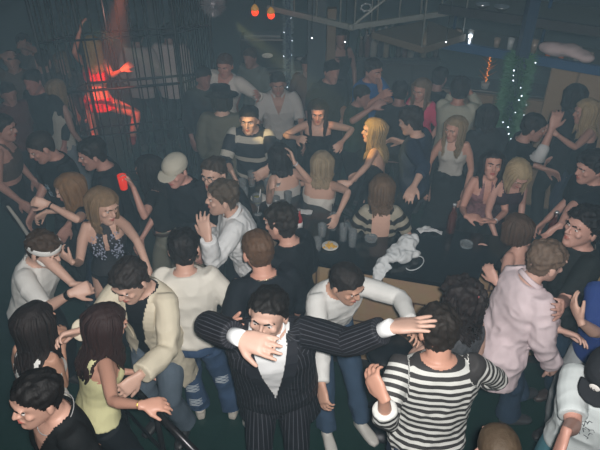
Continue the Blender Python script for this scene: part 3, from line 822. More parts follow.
# 7 cream jacket man
def ex_cream(c):
    garment(c, 'tee', (22, 24, 28), 0, .008, -.60, neck='crew', name='black_shirt', wr=.003)
    x_lapels(c, clothmat((200, 191, 170)), .024, .05, -.03, -.36, .085, .05)
person(131, 281, -22, 'man in a cream jacket over a black shirt looking down', s=1.04, lean=(10, 4), head=(-8, 22, 0), lod=0, wid=1.05,
       Lh=dict(h=(139, 376), r=.86, n=1, e=(168, 352), hd=(124, 390), curl=.6), Rh=dict(h=(82, 330), r=.78, n=1, e=(98, 320), hd=(66, 334), curl=.6),
       hair=('short', (40, 34, 32), dict(spike=.006, line=.060)), top=dict(kind='jacket', col=(200, 191, 170), sleeve=.96, infl=.024, bottom=-.92, neck='open', inner=-.022, name='cream_jacket', wr=.008, hem=.02, cuff=.02, rough=.7),
       bot=dict(col=(88, 100, 112)), extra=ex_cream)
# 8 sequin halter woman
SEQ = mat('sequin_cloth', (20, 22, 30), .45, .2, 90, bump=.8, bscale=260, spec=1.0)
def ex_seq(c):
    g = np.random.default_rng(4); e = MB()
    for k in range(170):
        x = g.uniform(-.11, .11); z = g.uniform(-.33, -.09)
        if abs(x) < .02: continue
        p = surf_pt(c['s'], c['rings'], c['N'], c['T'], x, z, .024 + (.035 if -.24 < z < -.13 and .03 < abs(x) < .1 else 0)); e.ell(p, [.0055] * 3, 6, 4)
    tag(e.build('sequin', mat('sequin_metal', (150, 156, 176), .3), c['root']), kind='stuff')
person(103, 206, 18, 'blonde woman in a black sequined halter top with a keyhole neckline', sex='f', s=1.0, lean=(4, 0), head=(38, 10, 6), lod=0,
       Lh=dict(h=(150, 272), r=.96, n=1, e=(138, 244), hd=(152, 284)), Rh=dict(h=(72, 262), r=.62, n=1, e=(80, 268), hd=(62, 254), curl=.7),
       hair=('long', (118, 96, 72), dict(len=.16, wave=.014, line=.055)), top=dict(kind='tank', m=SEQ, sleeve=0, infl=.012, bottom=-.50, neck='halter', name='sequin_top', wr=.002),
       bot=dict(kind='skirt', m=clothmat((20, 22, 27)), length=.75, hem=.06), extra=ex_seq)
# 9 white sweater, back
person(184, 249, 184, 'man seen from behind in a cream white knitted sweater and torn blue jeans', s=1.03, lean=(4, 0), head=(0, 10, 0), lod=0, sk=(205, 155, 130),
       Rh=dict(l=(.16, .16, -.40)), Lh=dict(h=(172, 330), r=.90, n=-1, e=(158, 294), curl=.5),
       hair=('short', (28, 24, 23), dict(spike=.003)), feet=dict(L=(200, 408), R=(233, 408)), shoe=(190, 185, 175),
       top=dict(col=(206, 202, 192), sleeve=.97, infl=.022, bottom=-.56, name='sweater', wr=.008, cuff=.01), bot=dict(col=(58, 78, 108), hem=.088, wr=.010),
       extra=lambda c: [c_rip(c, k, t) for k, t in (('R', 1.0), ('L', 1.25), ('L', 1.6))])
# 10 white crinkled shirt
person(223, 198, -78, 'man in profile in a crinkled white shirt clapping his hands', s=1.03, lean=(14, 0), head=(-4, 0, 0), lod=0,
       Lh=dict(h=(208, 238), r=.62, n=1, e=(210, 272), hd=(200, 212), curl=.25, pn=(.2, 1, 0)), Rh=dict(h=(214, 232), r=.75, n=-1, e=(222, 262), hd=(212, 216), curl=.3, pn=(0, -1, 0)),
       hair=('short', (72, 60, 48), dict(spike=.007, line=.06)), top=dict(col=(205, 207, 208), sleeve=.98, infl=.022, bottom=-.66, name='crinkled_shirt', wr=.012, fr=20, cuff=.01), bot=dict(col=(40, 44, 55)), shoe=(170, 168, 160), extra=lambda c: x_collar(c, (205, 207, 208)))
# 11 buzz cut black shirt
person(258, 251, -152, 'man with cropped ginger hair and a black tee, seen from behind', s=1.06, lean=(6, 0), head=(0, 8, 0), lod=0, wid=1.08, sk=(208, 150, 124),
       Lh=dict(h=(232, 330), r=.8, n=1), hair=('short', (88, 66, 50), dict(infl=-.004, spike=-.001)), shoe=(185, 182, 175),
       top=dict(col=(24, 28, 34), sleeve=.6, infl=.018, name='tee', wr=.007, cuff=.014), bot=dict(col=(28, 32, 40)), extra=lambda c: x_necklace(c, (200, 190, 160), .078))
# 12
person(281, 223, -125, 'dark haired man in a black shirt standing behind the ginger cropped man', s=1.04, lean=(6, 0), head=(4, 6, 0), lod=0, sk=(200, 148, 124),
       hair=('short', (38, 32, 28), dict(spike=.006)), top=dict(col=(22, 26, 31), sleeve=.95, infl=.018, name='shirt', wr=.008), bot=dict(col=(28, 32, 40)),
       Rh=dict(l=(.06, .1, -.47)), Lh=dict(l=(.0, .3, -.35)))
# 13 white sweater leaning
person(346, 284, 24, 'dark haired man in a white long-sleeved jersey and blue jeans leaning on the bar edge', s=1.0, lean=(26, -6), head=(22, 18, 0), lod=0, sk=(200, 150, 122),
       Lh=dict(h=(411, 322), r=.86, n=1, e=(396, 296)), Rh=dict(h=(322, 385), r=.95, n=1, e=(322, 350), hd=(324, 402), curl=.5), feet=dict(R=(328, 440), L=(364, 436)), shoe=(190, 188, 182),
       hair=('short', (34, 28, 26), dict(spike=.001, line=.07)), top=dict(col=(205, 205, 202), sleeve=.97, infl=.020, bottom=-.60, name='jersey', wr=.010, neck='crew'), bot=dict(col=(58, 76, 98), wr=.01))
# 14 curly haired woman with lace top
LACE = mat('lace_cloth', (74, 76, 80), .7, .85, 50, bump=.8, bscale=160)
person(462, 303, 212, 'curly dark haired woman in a patterned black lace top with a hair flower', sex='f', s=.98, lean=(-2, 0), head=(0, 10, 0), lod=0,
       Lh=dict(h=(424, 340), r=.60, n=-1, e=(412, 358), hd=(428, 304), curl=.25, pn=(.3, .8, 0)), Rh=dict(l=(-.02, .12, -.48)),
       hair=('long', (38, 31, 30), dict(len=.15, wave=.034, infl=.020, n=120, spike=.014)), top=dict(kind='tank', m=LACE, sleeve=0, infl=.014, bottom=-.55, neck='wide', name='lace_top'),
       bot=dict(col=(30, 34, 42)), extra=lambda c: flower(c))
# 15 white pink shirt man
person(546, 262, 104, 'fair haired man in an untucked pale pink shirt and blue jeans facing right', s=1.05, lean=(12, 0), head=(0, 10, 0), lod=0, sk=(205, 160, 138),
       Rh=dict(l=(.05, .16, -.46), curl=.6), Lh=dict(h=(560, 330), r=.75, n=-1), hair=('short', (98, 82, 70), dict(spike=.006)),
       top=dict(col=(208, 192, 196), sleeve=.98, infl=.026, bottom=-.74, hem=.05, neck='v', name='untucked_shirt', wr=.009, fr=15, cuff=.02), bot=dict(col=(60, 78, 100), hem=.09), feet=dict(R=(508, 418), L=(522, 400)), shoe=(60, 60, 62), extra=lambda c: x_collar(c, (208, 192, 196)))
# 16 dark tee man right
person(583, 228, -78, 'dark haired man in a black tee, pale necklace and blue jeans at the right edge', s=1.06, lean=(-3, 0), head=(6, -10, 0), lod=0, sk=(190, 142, 122),
       Lh=dict(h=(562, 305), r=.82, n=1, e=(572, 290)), Rh=dict(l=(.02, .3, -.38)), hair=('short', (26, 24, 25), dict(spike=.008, infl=.008)),
       top=dict(col=(28, 33, 34), sleeve=.5, infl=.022, bottom=-.62, name='tee', wr=.010, cuff=.016), bot=dict(col=(44, 64, 84), hem=.088), feet=dict(L=(556, 388), R=(572, 364)), shoe=(60, 50, 48), extra=lambda c: x_necklace(c, (215, 210, 200), .074))
# 17 blue shirt edge
person(622, 284, -55, 'person in a blue short sleeved shirt cut off by the right edge', s=1.03, lean=(6, 0), lod=0, Rh=dict(h=(581, 322), r=.70, n=1, e=(598, 334), hd=(574, 306)),
       hair=('short', (40, 34, 30)), top=dict(col=(40, 62, 120), sleeve=.5, infl=.022, name='blue_shirt', cuff=.016), bot=dict(col=(160, 165, 168)))
# 18 cap man
def ex_cap(c):
    Hd = x_cap(c, (36, 38, 42))
    e = MB(); e.ell(c['hp'](-.012, .112, .085), np.array([Hd[0] * .022, (Hd[1] * .6 + Hd[2] * .3) * .006, (Hd[2] - Hd[1] * .4) * .015]) * c['s'], 14, 8); e.build('cap_badge', mat('badge_white', (205, 200, 195), .7), c['root'])
    e = MB(); q = lambda x, z: c['hp'](-.012 + x, .121 - .25 * z, .085 + z)
    e.limb([q(-.010, .004), q(-.004, -.006), q(.002, .003), q(.009, -.005)], [.0022] * 4, seg=6); e.build('cap_badge_mark', mat('badge_ink', (50, 46, 54), .7), c['root'])
    e = MB(); g = np.random.default_rng(2)
    for k in range(16):
        x, z = g.uniform(-.05, .07), g.uniform(-.30, -.15); a = g.uniform(0, 3)
        e.limb([surf_pt(c['s'], c['rings'], c['N'], c['T'], x + math.cos(a + i) * .014 * i, z + math.sin(a + i) * .014 * i, .0225) for i in range(3)], [.0022] * 3, seg=5)
    e.build('shirt_print', mat('print_ink', (80, 84, 88), .8), c['root'])
person(607, 376, -42, 'man in a dark baseball cap and a printed white tee in the bottom right corner', s=1.05, lean=(2, 0), head=(0, 22, 0), lod=0, sk=(195, 140, 118),
       Rh=dict(h=(566, 432), r=.88, n=1, e=(574, 428), hd=(560, 448), curl=.6), Lh=dict(l=(.1, .1, -.47)), hair=('short', (38, 32, 30)), top=dict(col=(190, 196, 196), sleeve=.42, infl=.022, name='printed_tee', wr=.008, cuff=.016), bot=dict(col=(70, 110, 120)), extra=ex_cap)
# 19 thinning head bottom
person(497, 452, 175, 'man with thinning brown hair seen from above at the bottom edge', s=1.02, lean=(0, 0), head=(0, 0, 0), lod=0, sk=(205, 155, 132), hair=('buzz', (74, 62, 50)), top=dict(col=(40, 44, 50), name='tee'), bot=dict(col=BLK))
# 20 white cap man
person(176, 171, -28, 'man in a white baseball cap and dark jacket', s=1.0, lean=(4, 0), head=(0, 14, 0), sk=(205, 150, 130), hair=('buzz', (50, 44, 40)),
       top=dict(col=(22, 25, 30), sleeve=.97, infl=.028, name='dark_jacket', wr=.012, bottom=-.64), bot=dict(col=(104, 98, 84)), extra=lambda c: x_cap(c, (176, 172, 158)))
# 21 glasses man
def ex_glasses(c):
    e = MB(); hp = c['hp']; s = c['s']; Hd = c['Hd']
    for sg in (1, -1):
        ring_(e, hp(sg * .031, .098, .004), Hd[0], Hd[2], .020 * s, .0022 * s)
        e.limb([hp(sg * .051, .095, .008), hp(sg * .080, .04, .006), hp(sg * .082, -.01, .0)], [.0022 * s] * 3, seg=5)
    e.limb([hp(-.011, .1, .008), hp(.011, .1, .008)], [.002 * s] * 2, seg=5)
    e.build('glasses', mat('glasses_frame', (25, 25, 28), .3), c['root'])
person(214, 174, -20, 'man with glasses and swept back brown hair behind the clapping man', s=1.02, lean=(8, 0), head=(-6, 0, 0), hair=('short', (56, 46, 38), dict(line=.07, spike=.003)),
       top=dict(col=(24, 27, 32), sleeve=.95, infl=.018, name='shirt'), bot=dict(col=BLK), extra=ex_glasses)
# 22 banded sweater man
person(249, 120, -8, 'man with an amber lit face in a navy sweater with white bands', s=1.0, lean=(14, 0), head=(0, 0, 0), wid=1.08, Rh=dict(h=(232, 172), r=.85, e=(226, 160), n=1, hd=(238, 186)), Lh=dict(h=(268, 168), r=.85, n=1, e=(272, 158), hd=(258, 176)),
       hair=('short', (28, 26, 26)), top=dict(m=BAND, sleeve=.75, infl=.022, name='banded_sweater', wr=.005), bot=dict(col=(30, 34, 42)))
# 23
person(280, 157, -150, 'dark haired woman with bare arms sitting at the glass covered counter', sex='f', lean=(10, 0), seat=.80, Rh=dict(h=(294, 162), r=.7, e=(306, 178), n=1, hd=(290, 150)), Lh=dict(h=(270, 190), r=.8),
       feet=dict(L=(.1, .25, .38), R=(-.1, .25, .38)), hair=('long', (30, 26, 26), dict(len=.12)), top=dict(kind='tank', col=(170, 170, 168), sleeve=0, infl=.012, bottom=-.40, neck='strapless', name='strapless_top'), bot=dict(col=BLK), extra=lambda c: x_band(c, 'R', (200, 200, 205), .9, .026))
# 24
person(322, 165, 172, 'blonde woman seen from behind in a white strapless top at the counter', sex='f', lean=(-2, -4), seat=.80, Lh=dict(h=(290, 186), r=.85, e=(306, 182), n=-1), Rh=dict(h=(338, 215), r=.85, e=(345, 195), n=1),
       feet=dict(L=(.1, .25, .38), R=(-.1, .25, .38)), hair=('long', (142, 126, 102), dict(len=.14, wave=.016)), top=dict(kind='tank', col=(200, 198, 192), sleeve=0, infl=.014, bottom=-.46, neck='strapless', name='strapless_top'), bot=dict(col=(30, 32, 40)))
# 25
person(374, 131, -112, 'blonde woman in a black backless dress, amber light on her face', sex='f', lean=(2, 0), head=(20, 0, 0), Lh=dict(h=(350, 183), r=.96, e=(364, 168), n=1, hd=(343, 184)), Rh=dict(l=(0, .2, -.4)),
       hair=('long', (138, 120, 90), dict(len=.26, wave=.010)), top=dict(kind='tank', m=clothmat((20, 22, 26)), sleeve=0, infl=.010, bottom=-.50, neck='lowback', name='dress_top'), bot=dict(kind='skirt', m=clothmat((20, 22, 26)), length=.6))
# 26
person(382, 190, 176, 'wavy brown haired woman seen from behind in a striped open backed top', sex='f', lean=(-2, 0), seat=.84, feet=dict(L=(.1, .25, .38), R=(-.1, .25, .38)), Lh=dict(h=(357, 224), r=.75, n=-1), Rh=dict(h=(403, 226), r=.75, n=-1),
       hair=('long', (92, 72, 54), dict(len=.14, wave=.022, infl=.004)), top=dict(kind='tank', m=CREAMSTR, sleeve=.4, infl=.020, bottom=-.50, neck='none', name='striped_top', cut=lambda x, y, z: (y < 0) & (np.abs(x) < .075) & (z > -.36)), bot=dict(col=BLK))
# 27
person(411, 122, -118, 'dark haired person in a navy denim jacket beside the pink topped woman', lean=(4, 0), head=(0, 16, 0), Lh=dict(h=(414, 186), r=.92, e=(422, 166), n=1), Rh=dict(h=(402, 142), r=.6, n=-1),
       hair=('short', (40, 34, 32), dict(spike=.008, infl=.008)), top=dict(col=(32, 44, 66), sleeve=.75, infl=.024, name='denim_jacket', wr=.010, bottom=-.62), bot=dict(col=(26, 30, 38)))
# 28
person(278, 84, 4, 'dark haired man in a white open necked short sleeved shirt, arms resting', lod=1, lean=(4, 0), wid=1.1, seat=.72, feet=dict(L=(.1, .45, .1), R=(-.1, .45, .1)), Rh=dict(l=(.1, .30, -.40)), Lh=dict(l=(.1, .30, -.40)),
       hair=('short', (28, 26, 26)), sk=(170, 125, 105), top=dict(col=(176, 176, 176), sleeve=.5, infl=.022, name='white_shirt', neck='v', wr=.008, cuff=.02), bot=dict(col=(40, 46, 50)), extra=lambda c: x_collar(c, (176, 176, 176)))
# 29
person(225, 66, -14, 'man in a loose white shirt leaning with a pink mark on its front', lod=1, lean=(4, 14), Lh=dict(h=(258, 95), r=.75, e=(252, 92)), Rh=dict(l=(.1, .2, -.42)), hair=('short', (70, 50, 42)), sk=(185, 128, 108),
       top=dict(col=(190, 188, 184), sleeve=.8, infl=.024, name='white_shirt', neck='v', wr=.010, bottom=-.66), bot=dict(col=(60, 60, 60)))
# 30
person(222, 100, 178, 'person in a wide dark hat and beige coat seen from behind', lod=2, lean=(0, 0), hair=('long', (26, 24, 24), dict(len=.06)), top=dict(col=(92, 92, 80), sleeve=.9, infl=.03, name='beige_coat', bottom=-.9, hem=.04), bot=dict(col=BLK), extra=lambda c: hat(c))
# 31
person(318, 112, -4, 'dark haired woman in a black off the shoulder top with an orange lit face', sex='f', lean=(4, 0), Rh=dict(h=(297, 138), r=.7, e=(292, 132)), Lh=dict(h=(342, 142), r=.75, e=(344, 130)), hair=('long', (34, 26, 24), dict(len=.22)),
       top=dict(kind='tank', m=clothmat((18, 20, 24)), sleeve=0, infl=.012, bottom=-.50, neck='strapless', name='black_top'), bot=dict(kind='skirt', m=clothmat((18, 20, 24)), length=.6))
# 32
person(332, 72, 28, 'dark haired man in a black tee standing behind the women at the bar', lod=2, wid=1.08, sk=(170, 125, 108), hair=('short', (24, 22, 22)), top=dict(col=(20, 24, 28), sleeve=.5, infl=.02, name='tee'), bot=dict(col=BLK), Lh=dict(h=(343, 118), r=.8))
# 33
person(373, 71, 42, 'man in a blue tee with a hand raised to his chin', lod=1, sk=(180, 130, 112), hair=('short', (30, 26, 28), dict(spike=.006)), lean=(4, 0), head=(0, 6, 0), Lh=dict(h=(380, 90), r=.55, e=(388, 99), hd=(379, 78), curl=.7), Rh=dict(h=(378, 98), r=.75, e=(362, 106)),
       top=dict(col=(38, 92, 156), sleeve=.48, infl=.022, name='blue_tee', cuff=.014), bot=dict(col=(30, 36, 48)))
# 34
person(362, 96, 60, 'dark haired person in a dark green tee below the man in blue', lod=2, s=.92, sk=(160, 118, 104), hair=('short', (26, 24, 24)), top=dict(col=(34, 58, 50), sleeve=.48, infl=.02, name='green_tee'), bot=dict(col=BLK), Rh=dict(h=(372, 108), r=.7))
# 35
person(421, 90, -38, 'fair haired woman in a bright pink top', sex='f', lod=1, sk=(190, 140, 120), lean=(4, 0), hair=('long', (106, 90, 72), dict(len=.22)), Rh=dict(h=(405, 116), r=.75), Lh=dict(l=(.06, .15, -.42)),
       top=dict(kind='tee', col=(190, 66, 104), sleeve=.5, infl=.016, name='pink_top', neck='wide'), bot=dict(col=(40, 44, 60)))
# 36
person(460, 90, 160, 'person in a pale grey shirt with raised elbows seen from behind', lod=1, sk=(180, 128, 108), lean=(2, 0), hair=('short', (32, 28, 28), dict(infl=.008)), Lh=dict(h=(452, 92), r=.5, e=(447, 110), n=-1), Rh=dict(h=(470, 92), r=.5, e=(479, 110), n=-1),
       top=dict(col=(150, 152, 140), sleeve=.95, infl=.022, name='grey_shirt'), bot=dict(col=BLK))
# 37
person(455, 129, -18, 'blonde woman in a white tank top with hair over her shoulders', sex='f', lean=(4, 0), sk=(200, 148, 124), head=(-30, 4, 0), hair=('long', (130, 114, 90), dict(len=.24, wave=.014)), Rh=dict(l=(.08, .2, -.42)), Lh=dict(l=(.06, .2, -.43)),
       top=dict(kind='tank', col=(176, 176, 172), sleeve=0, infl=.012, bottom=-.40, neck='tank', name='tank_top'), bot=dict(kind='skirt', m=clothmat((20, 24, 28)), length=.6, top=-.36))
# 38
FLOR = mat('floral_cloth', (120, 86, 92), .8, .75, 34)
person(492, 165, -6, 'black haired woman laughing in a low cut floral top behind the bar', sex='f', lean=(8, 0), head=(0, -16, 4), sk=(196, 142, 120), Rh=dict(h=(466, 216), r=.72, e=(463, 208), hd=(480, 218), n=1), Lh=dict(h=(494, 222), r=.78, e=(505, 212), hd=(482, 218), n=1),
       hair=('long', (24, 20, 22), dict(len=.18)), top=dict(kind='tank', m=FLOR, sleeve=0, infl=.014, bottom=-.46, neck='halter', name='floral_top', cut=lambda x, y, z: (np.abs(x) < .03) & (z > -.2) & (y > 0)), bot=dict(col=BLK), lips=(150, 50, 50),
       extra=lambda c: x_band(c, 'L', (215, 215, 220), .9, .026, 'bracelet', .012, .9))
# 39
person(518, 174, 8, 'blonde bobbed woman in a dark plum sleeveless top', sex='f', lean=(8, 0), head=(0, 34, 0), sk=(196, 146, 126), hair=('long', (150, 132, 102), dict(len=.12, wave=.003, face=44)), Rh=dict(l=(.02, .25, -.40)), Lh=dict(l=(.02, .1, -.46)),
       top=dict(kind='tank', col=(50, 36, 46), sleeve=0, infl=.014, bottom=-.54, neck='tank', name='plum_top'), bot=dict(col=BLK))
# 40
person(516, 230, -142, 'brown haired woman with a bare upper back, hand raised over the bar top', sex='f', lean=(6, 0), sk=(200, 150, 128), hair=('long', (70, 54, 44), dict(len=.06, wave=.006)), Lh=dict(h=(496, 282), r=.80, e=(505, 290), hd=(484, 262), n=1, curl=.4), Rh=dict(h=(492, 250), r=.8, n=-1, hd=(480, 244)),
       top=dict(kind='tank', m=clothmat((26, 28, 34)), sleeve=0, infl=.012, bottom=-.52, neck='lowback', name='black_top'), bot=dict(col=(30, 34, 44)), extra=lambda c: x_band(c, 'L', (60, 30, 30), .88, .026))
# 41
person(533, 128, 80, 'dark haired person with a white lower sleeve beside the glittering garland column', lod=1, sk=(170, 126, 108), hair=('short', (26, 24, 24)), Rh=dict(h=(552, 128), r=.7, e=(538, 165), n=1), Lh=dict(l=(0, .3, -.3)), top=dict(col=(22, 26, 30), sleeve=.5, infl=.018, name='black_tee'), bot=dict(col=BLK),
       extra=lambda c: x_sleeve(c, 'R', (165, 168, 170)))
# 42
person(586, 112, -100, 'blonde woman in a black top reaching towards the garland column', sex='f', s=.97, lod=1, sk=(185, 138, 118), hair=('long', (144, 126, 96), dict(len=.22)), Lh=dict(h=(556, 134), r=.85, e=(574, 146), n=1, hd=(548, 128)), Rh=dict(l=(0, .2, -.4)), top=dict(kind='tank', m=clothmat((20, 23, 28)), sleeve=0, infl=.014, neck='tank', name='black_top'), bot=dict(col=(44, 56, 78)))
# 43
person(591, 168, -82, 'black haired man in profile in a dark tee with one arm down to the bar', s=1.03, lod=1, sk=(190, 140, 120), hair=('short', (24, 22, 24), dict(spike=.009, infl=.008)), Lh=dict(h=(560, 226), r=.96, e=(573, 205), n=1, hd=(553, 233)), Rh=dict(l=(0, .2, -.4)), top=dict(col=(22, 28, 34), sleeve=.5, infl=.02, name='dark_tee', cuff=.014), bot=dict(col=BLK))
# 44
person(70, 189, -70, 'light brown haired woman in profile with clasped hands behind the sequined woman', sex='f', s=.97, lod=1, head=(0, 14, 0), hair=('long', (112, 84, 56), dict(len=.20)), Lh=dict(h=(48, 204), r=.6, e=(64, 212), n=1, hd=(38, 202), curl=.8), Rh=dict(h=(46, 212), r=.7, n=-1, hd=(40, 216), curl=.8),
       top=dict(kind='tank', col=(24, 34, 46), sleeve=.25, infl=.014, neck='wide', name='dark_top'), bot=dict(col=(36, 48, 64)), extra=lambda c: x_band(c, 'L', (30, 30, 30), .9, .028))
# 45
def ex_print(c):
    e = MB(); g = np.random.default_rng(3)
    for k in range(12):
        x, z = g.uniform(-.05, .04), g.uniform(-.30, -.12); a = g.uniform(0, 6)
        e.limb([surf_pt(c['s'], c['rings'], c['N'], c['T'], x + math.cos(a + i) * .016 * i, z + math.sin(a + i) * .016 * i, .0225) for i in range(3)], [.003] * 3, seg=5)
    e.build('shirt_print', mat('print_silver', (130, 150, 165), .6), c['root'])
person(42, 147, -38, 'man in a black tee with a silver print on the chest looking down', s=1.05, lod=1, head=(-20, 22, 0), sk=(175, 128, 110), hair=('buzz', (36, 32, 30)), Rh=dict(l=(.05, .2, -.44)), Lh=dict(l=(.05, .15, -.45)), top=dict(col=(20, 25, 30), sleeve=.5, infl=.02, name='printed_tee', bottom=-.62), bot=dict(col=BLK), extra=ex_print)
# 46
person(93, 154, -72, 'dark haired man in profile in a black tee beside the woman with the red drink', s=1.05, lod=1, lean=(6, 0), head=(0, 10, 0), sk=(175, 128, 110), hair=('short', (26, 24, 24)), top=dict(col=(20, 25, 30), sleeve=.5, infl=.02, name='black_tee', bottom=-.62), bot=dict(col=BLK))
# 47
HOLDER = person(149, 170, -100, 'woman with dark hair in a black top and khaki trousers holding up a red drink', sex='f', s=.97, lod=1, lean=(4, 0), sk=(185, 135, 115), Lh=dict(h=(133, 187), r=.55, e=(143, 213), n=1, hd=(126, 176), curl=.75, pn=(0, -.3, -.4)), Rh=dict(h=(142, 238), r=.9, n=-1), hair=('long', (24, 22, 24), dict(len=.2)),
       top=dict(kind='tank', col=(22, 24, 27), sleeve=.3, infl=.014, name='black_top', bottom=-.42, neck='wide'), bot=dict(col=(104, 104, 92), top=-.42, m=clothmat((104, 104, 92))), extra=lambda c: belt(c))
_a = HOLDER['arms']['L']; HOLD = _a['W'] + _a['hd'] * .07 + _a['n'] * .045
# crowd at the left, behind the cage and at the back
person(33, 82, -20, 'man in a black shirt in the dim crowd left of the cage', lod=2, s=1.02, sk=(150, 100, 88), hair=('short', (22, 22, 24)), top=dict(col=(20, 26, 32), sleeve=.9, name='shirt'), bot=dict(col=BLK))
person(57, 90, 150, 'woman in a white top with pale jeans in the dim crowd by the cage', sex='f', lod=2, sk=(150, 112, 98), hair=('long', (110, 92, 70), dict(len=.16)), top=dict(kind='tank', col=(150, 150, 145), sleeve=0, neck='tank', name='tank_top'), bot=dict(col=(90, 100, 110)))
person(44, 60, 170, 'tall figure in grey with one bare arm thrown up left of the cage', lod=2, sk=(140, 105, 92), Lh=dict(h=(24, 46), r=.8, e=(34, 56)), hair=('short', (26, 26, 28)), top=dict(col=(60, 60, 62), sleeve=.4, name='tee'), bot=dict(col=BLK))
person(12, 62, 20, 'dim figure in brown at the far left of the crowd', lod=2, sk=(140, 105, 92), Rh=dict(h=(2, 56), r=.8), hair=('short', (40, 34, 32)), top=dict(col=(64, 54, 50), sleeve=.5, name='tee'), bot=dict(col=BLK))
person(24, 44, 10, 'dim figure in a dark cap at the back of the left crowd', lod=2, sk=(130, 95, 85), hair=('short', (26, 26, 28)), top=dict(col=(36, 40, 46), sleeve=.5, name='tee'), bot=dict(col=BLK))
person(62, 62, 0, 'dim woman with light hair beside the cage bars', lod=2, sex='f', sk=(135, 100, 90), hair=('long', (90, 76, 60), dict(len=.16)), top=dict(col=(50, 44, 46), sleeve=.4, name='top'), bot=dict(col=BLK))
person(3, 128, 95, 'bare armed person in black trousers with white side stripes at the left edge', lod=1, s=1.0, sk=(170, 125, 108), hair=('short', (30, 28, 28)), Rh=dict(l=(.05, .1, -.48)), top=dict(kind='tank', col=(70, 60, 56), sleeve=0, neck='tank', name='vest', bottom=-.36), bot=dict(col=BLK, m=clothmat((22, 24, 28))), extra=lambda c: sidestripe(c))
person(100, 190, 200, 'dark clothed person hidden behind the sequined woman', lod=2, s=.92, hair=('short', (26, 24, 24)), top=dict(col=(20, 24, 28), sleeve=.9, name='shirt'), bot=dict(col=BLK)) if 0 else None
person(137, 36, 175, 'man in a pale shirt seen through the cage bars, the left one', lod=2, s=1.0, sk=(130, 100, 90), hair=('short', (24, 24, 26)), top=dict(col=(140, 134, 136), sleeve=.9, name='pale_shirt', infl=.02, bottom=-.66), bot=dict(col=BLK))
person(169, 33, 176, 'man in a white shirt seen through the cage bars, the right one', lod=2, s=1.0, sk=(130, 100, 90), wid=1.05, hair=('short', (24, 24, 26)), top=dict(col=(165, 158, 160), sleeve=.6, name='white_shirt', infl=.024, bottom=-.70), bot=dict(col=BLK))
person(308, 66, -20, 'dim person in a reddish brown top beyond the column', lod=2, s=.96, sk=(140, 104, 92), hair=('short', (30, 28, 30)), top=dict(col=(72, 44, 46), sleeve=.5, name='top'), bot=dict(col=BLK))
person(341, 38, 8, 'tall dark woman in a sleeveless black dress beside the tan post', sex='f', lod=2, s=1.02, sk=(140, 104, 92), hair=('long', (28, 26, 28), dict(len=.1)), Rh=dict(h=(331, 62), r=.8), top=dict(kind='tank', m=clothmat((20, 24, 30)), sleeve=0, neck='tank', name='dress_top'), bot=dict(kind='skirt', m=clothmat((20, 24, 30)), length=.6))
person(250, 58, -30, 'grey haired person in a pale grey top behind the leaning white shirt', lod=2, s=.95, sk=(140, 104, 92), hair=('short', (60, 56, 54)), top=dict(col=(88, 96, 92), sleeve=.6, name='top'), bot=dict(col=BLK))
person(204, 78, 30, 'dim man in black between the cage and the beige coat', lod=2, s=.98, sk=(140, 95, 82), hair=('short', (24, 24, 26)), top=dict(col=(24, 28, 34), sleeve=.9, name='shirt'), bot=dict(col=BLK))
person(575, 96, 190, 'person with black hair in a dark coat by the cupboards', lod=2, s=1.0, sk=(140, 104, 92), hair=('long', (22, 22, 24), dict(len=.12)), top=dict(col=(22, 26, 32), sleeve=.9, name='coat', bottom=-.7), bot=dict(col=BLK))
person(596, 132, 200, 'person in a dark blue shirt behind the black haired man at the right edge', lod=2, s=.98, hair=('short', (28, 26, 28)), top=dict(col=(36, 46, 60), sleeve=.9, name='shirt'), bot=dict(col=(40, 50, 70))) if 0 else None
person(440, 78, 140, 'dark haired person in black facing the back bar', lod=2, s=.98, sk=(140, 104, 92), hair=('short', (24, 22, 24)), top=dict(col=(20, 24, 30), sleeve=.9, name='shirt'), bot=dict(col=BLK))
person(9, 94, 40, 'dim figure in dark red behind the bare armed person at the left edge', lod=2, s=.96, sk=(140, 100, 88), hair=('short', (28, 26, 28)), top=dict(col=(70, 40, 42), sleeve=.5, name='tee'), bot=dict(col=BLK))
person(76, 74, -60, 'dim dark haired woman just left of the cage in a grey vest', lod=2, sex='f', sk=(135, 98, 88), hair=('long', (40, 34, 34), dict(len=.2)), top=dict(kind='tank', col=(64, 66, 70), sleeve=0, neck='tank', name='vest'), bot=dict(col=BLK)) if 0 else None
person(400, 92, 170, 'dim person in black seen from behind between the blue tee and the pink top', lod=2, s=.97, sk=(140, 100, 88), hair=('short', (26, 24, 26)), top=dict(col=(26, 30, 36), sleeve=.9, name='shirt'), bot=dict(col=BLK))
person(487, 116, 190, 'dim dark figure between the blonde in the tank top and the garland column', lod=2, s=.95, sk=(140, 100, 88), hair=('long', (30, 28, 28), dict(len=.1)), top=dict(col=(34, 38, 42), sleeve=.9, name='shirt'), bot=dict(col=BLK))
# red dancer in the cage
person(92, 47, -158, 'cage dancer in a red outfit lit red, one knee raised and one arm up', sex='f', lod=1, s=1.0, floor=.06, sk=(200, 130, 105), lean=(0, -6), head=(10, 0, 0), hair=('long', (150, 124, 80), dict(len=.22)),
       Lh=dict(h=(80, 30), r=.8, e=(76, 48)), Rh=dict(h=(122, 70), r=.9, e=(110, 78), hd=(128, 66)), feet=dict(L=(.06, .0, .15), R=(-.30, -.30, .58)), knee=(.9, .5, .2), shoe=(150, 30, 25),
       top=dict(kind='tank', col=(190, 28, 44), sleeve=0, infl=.012, bottom=-.26, neck='tank', name='red_top'), bot=dict(kind='skirt', m=clothmat((185, 26, 40)), length=.12, top=-.46, hem=.02))
print('REACH', REPORT)
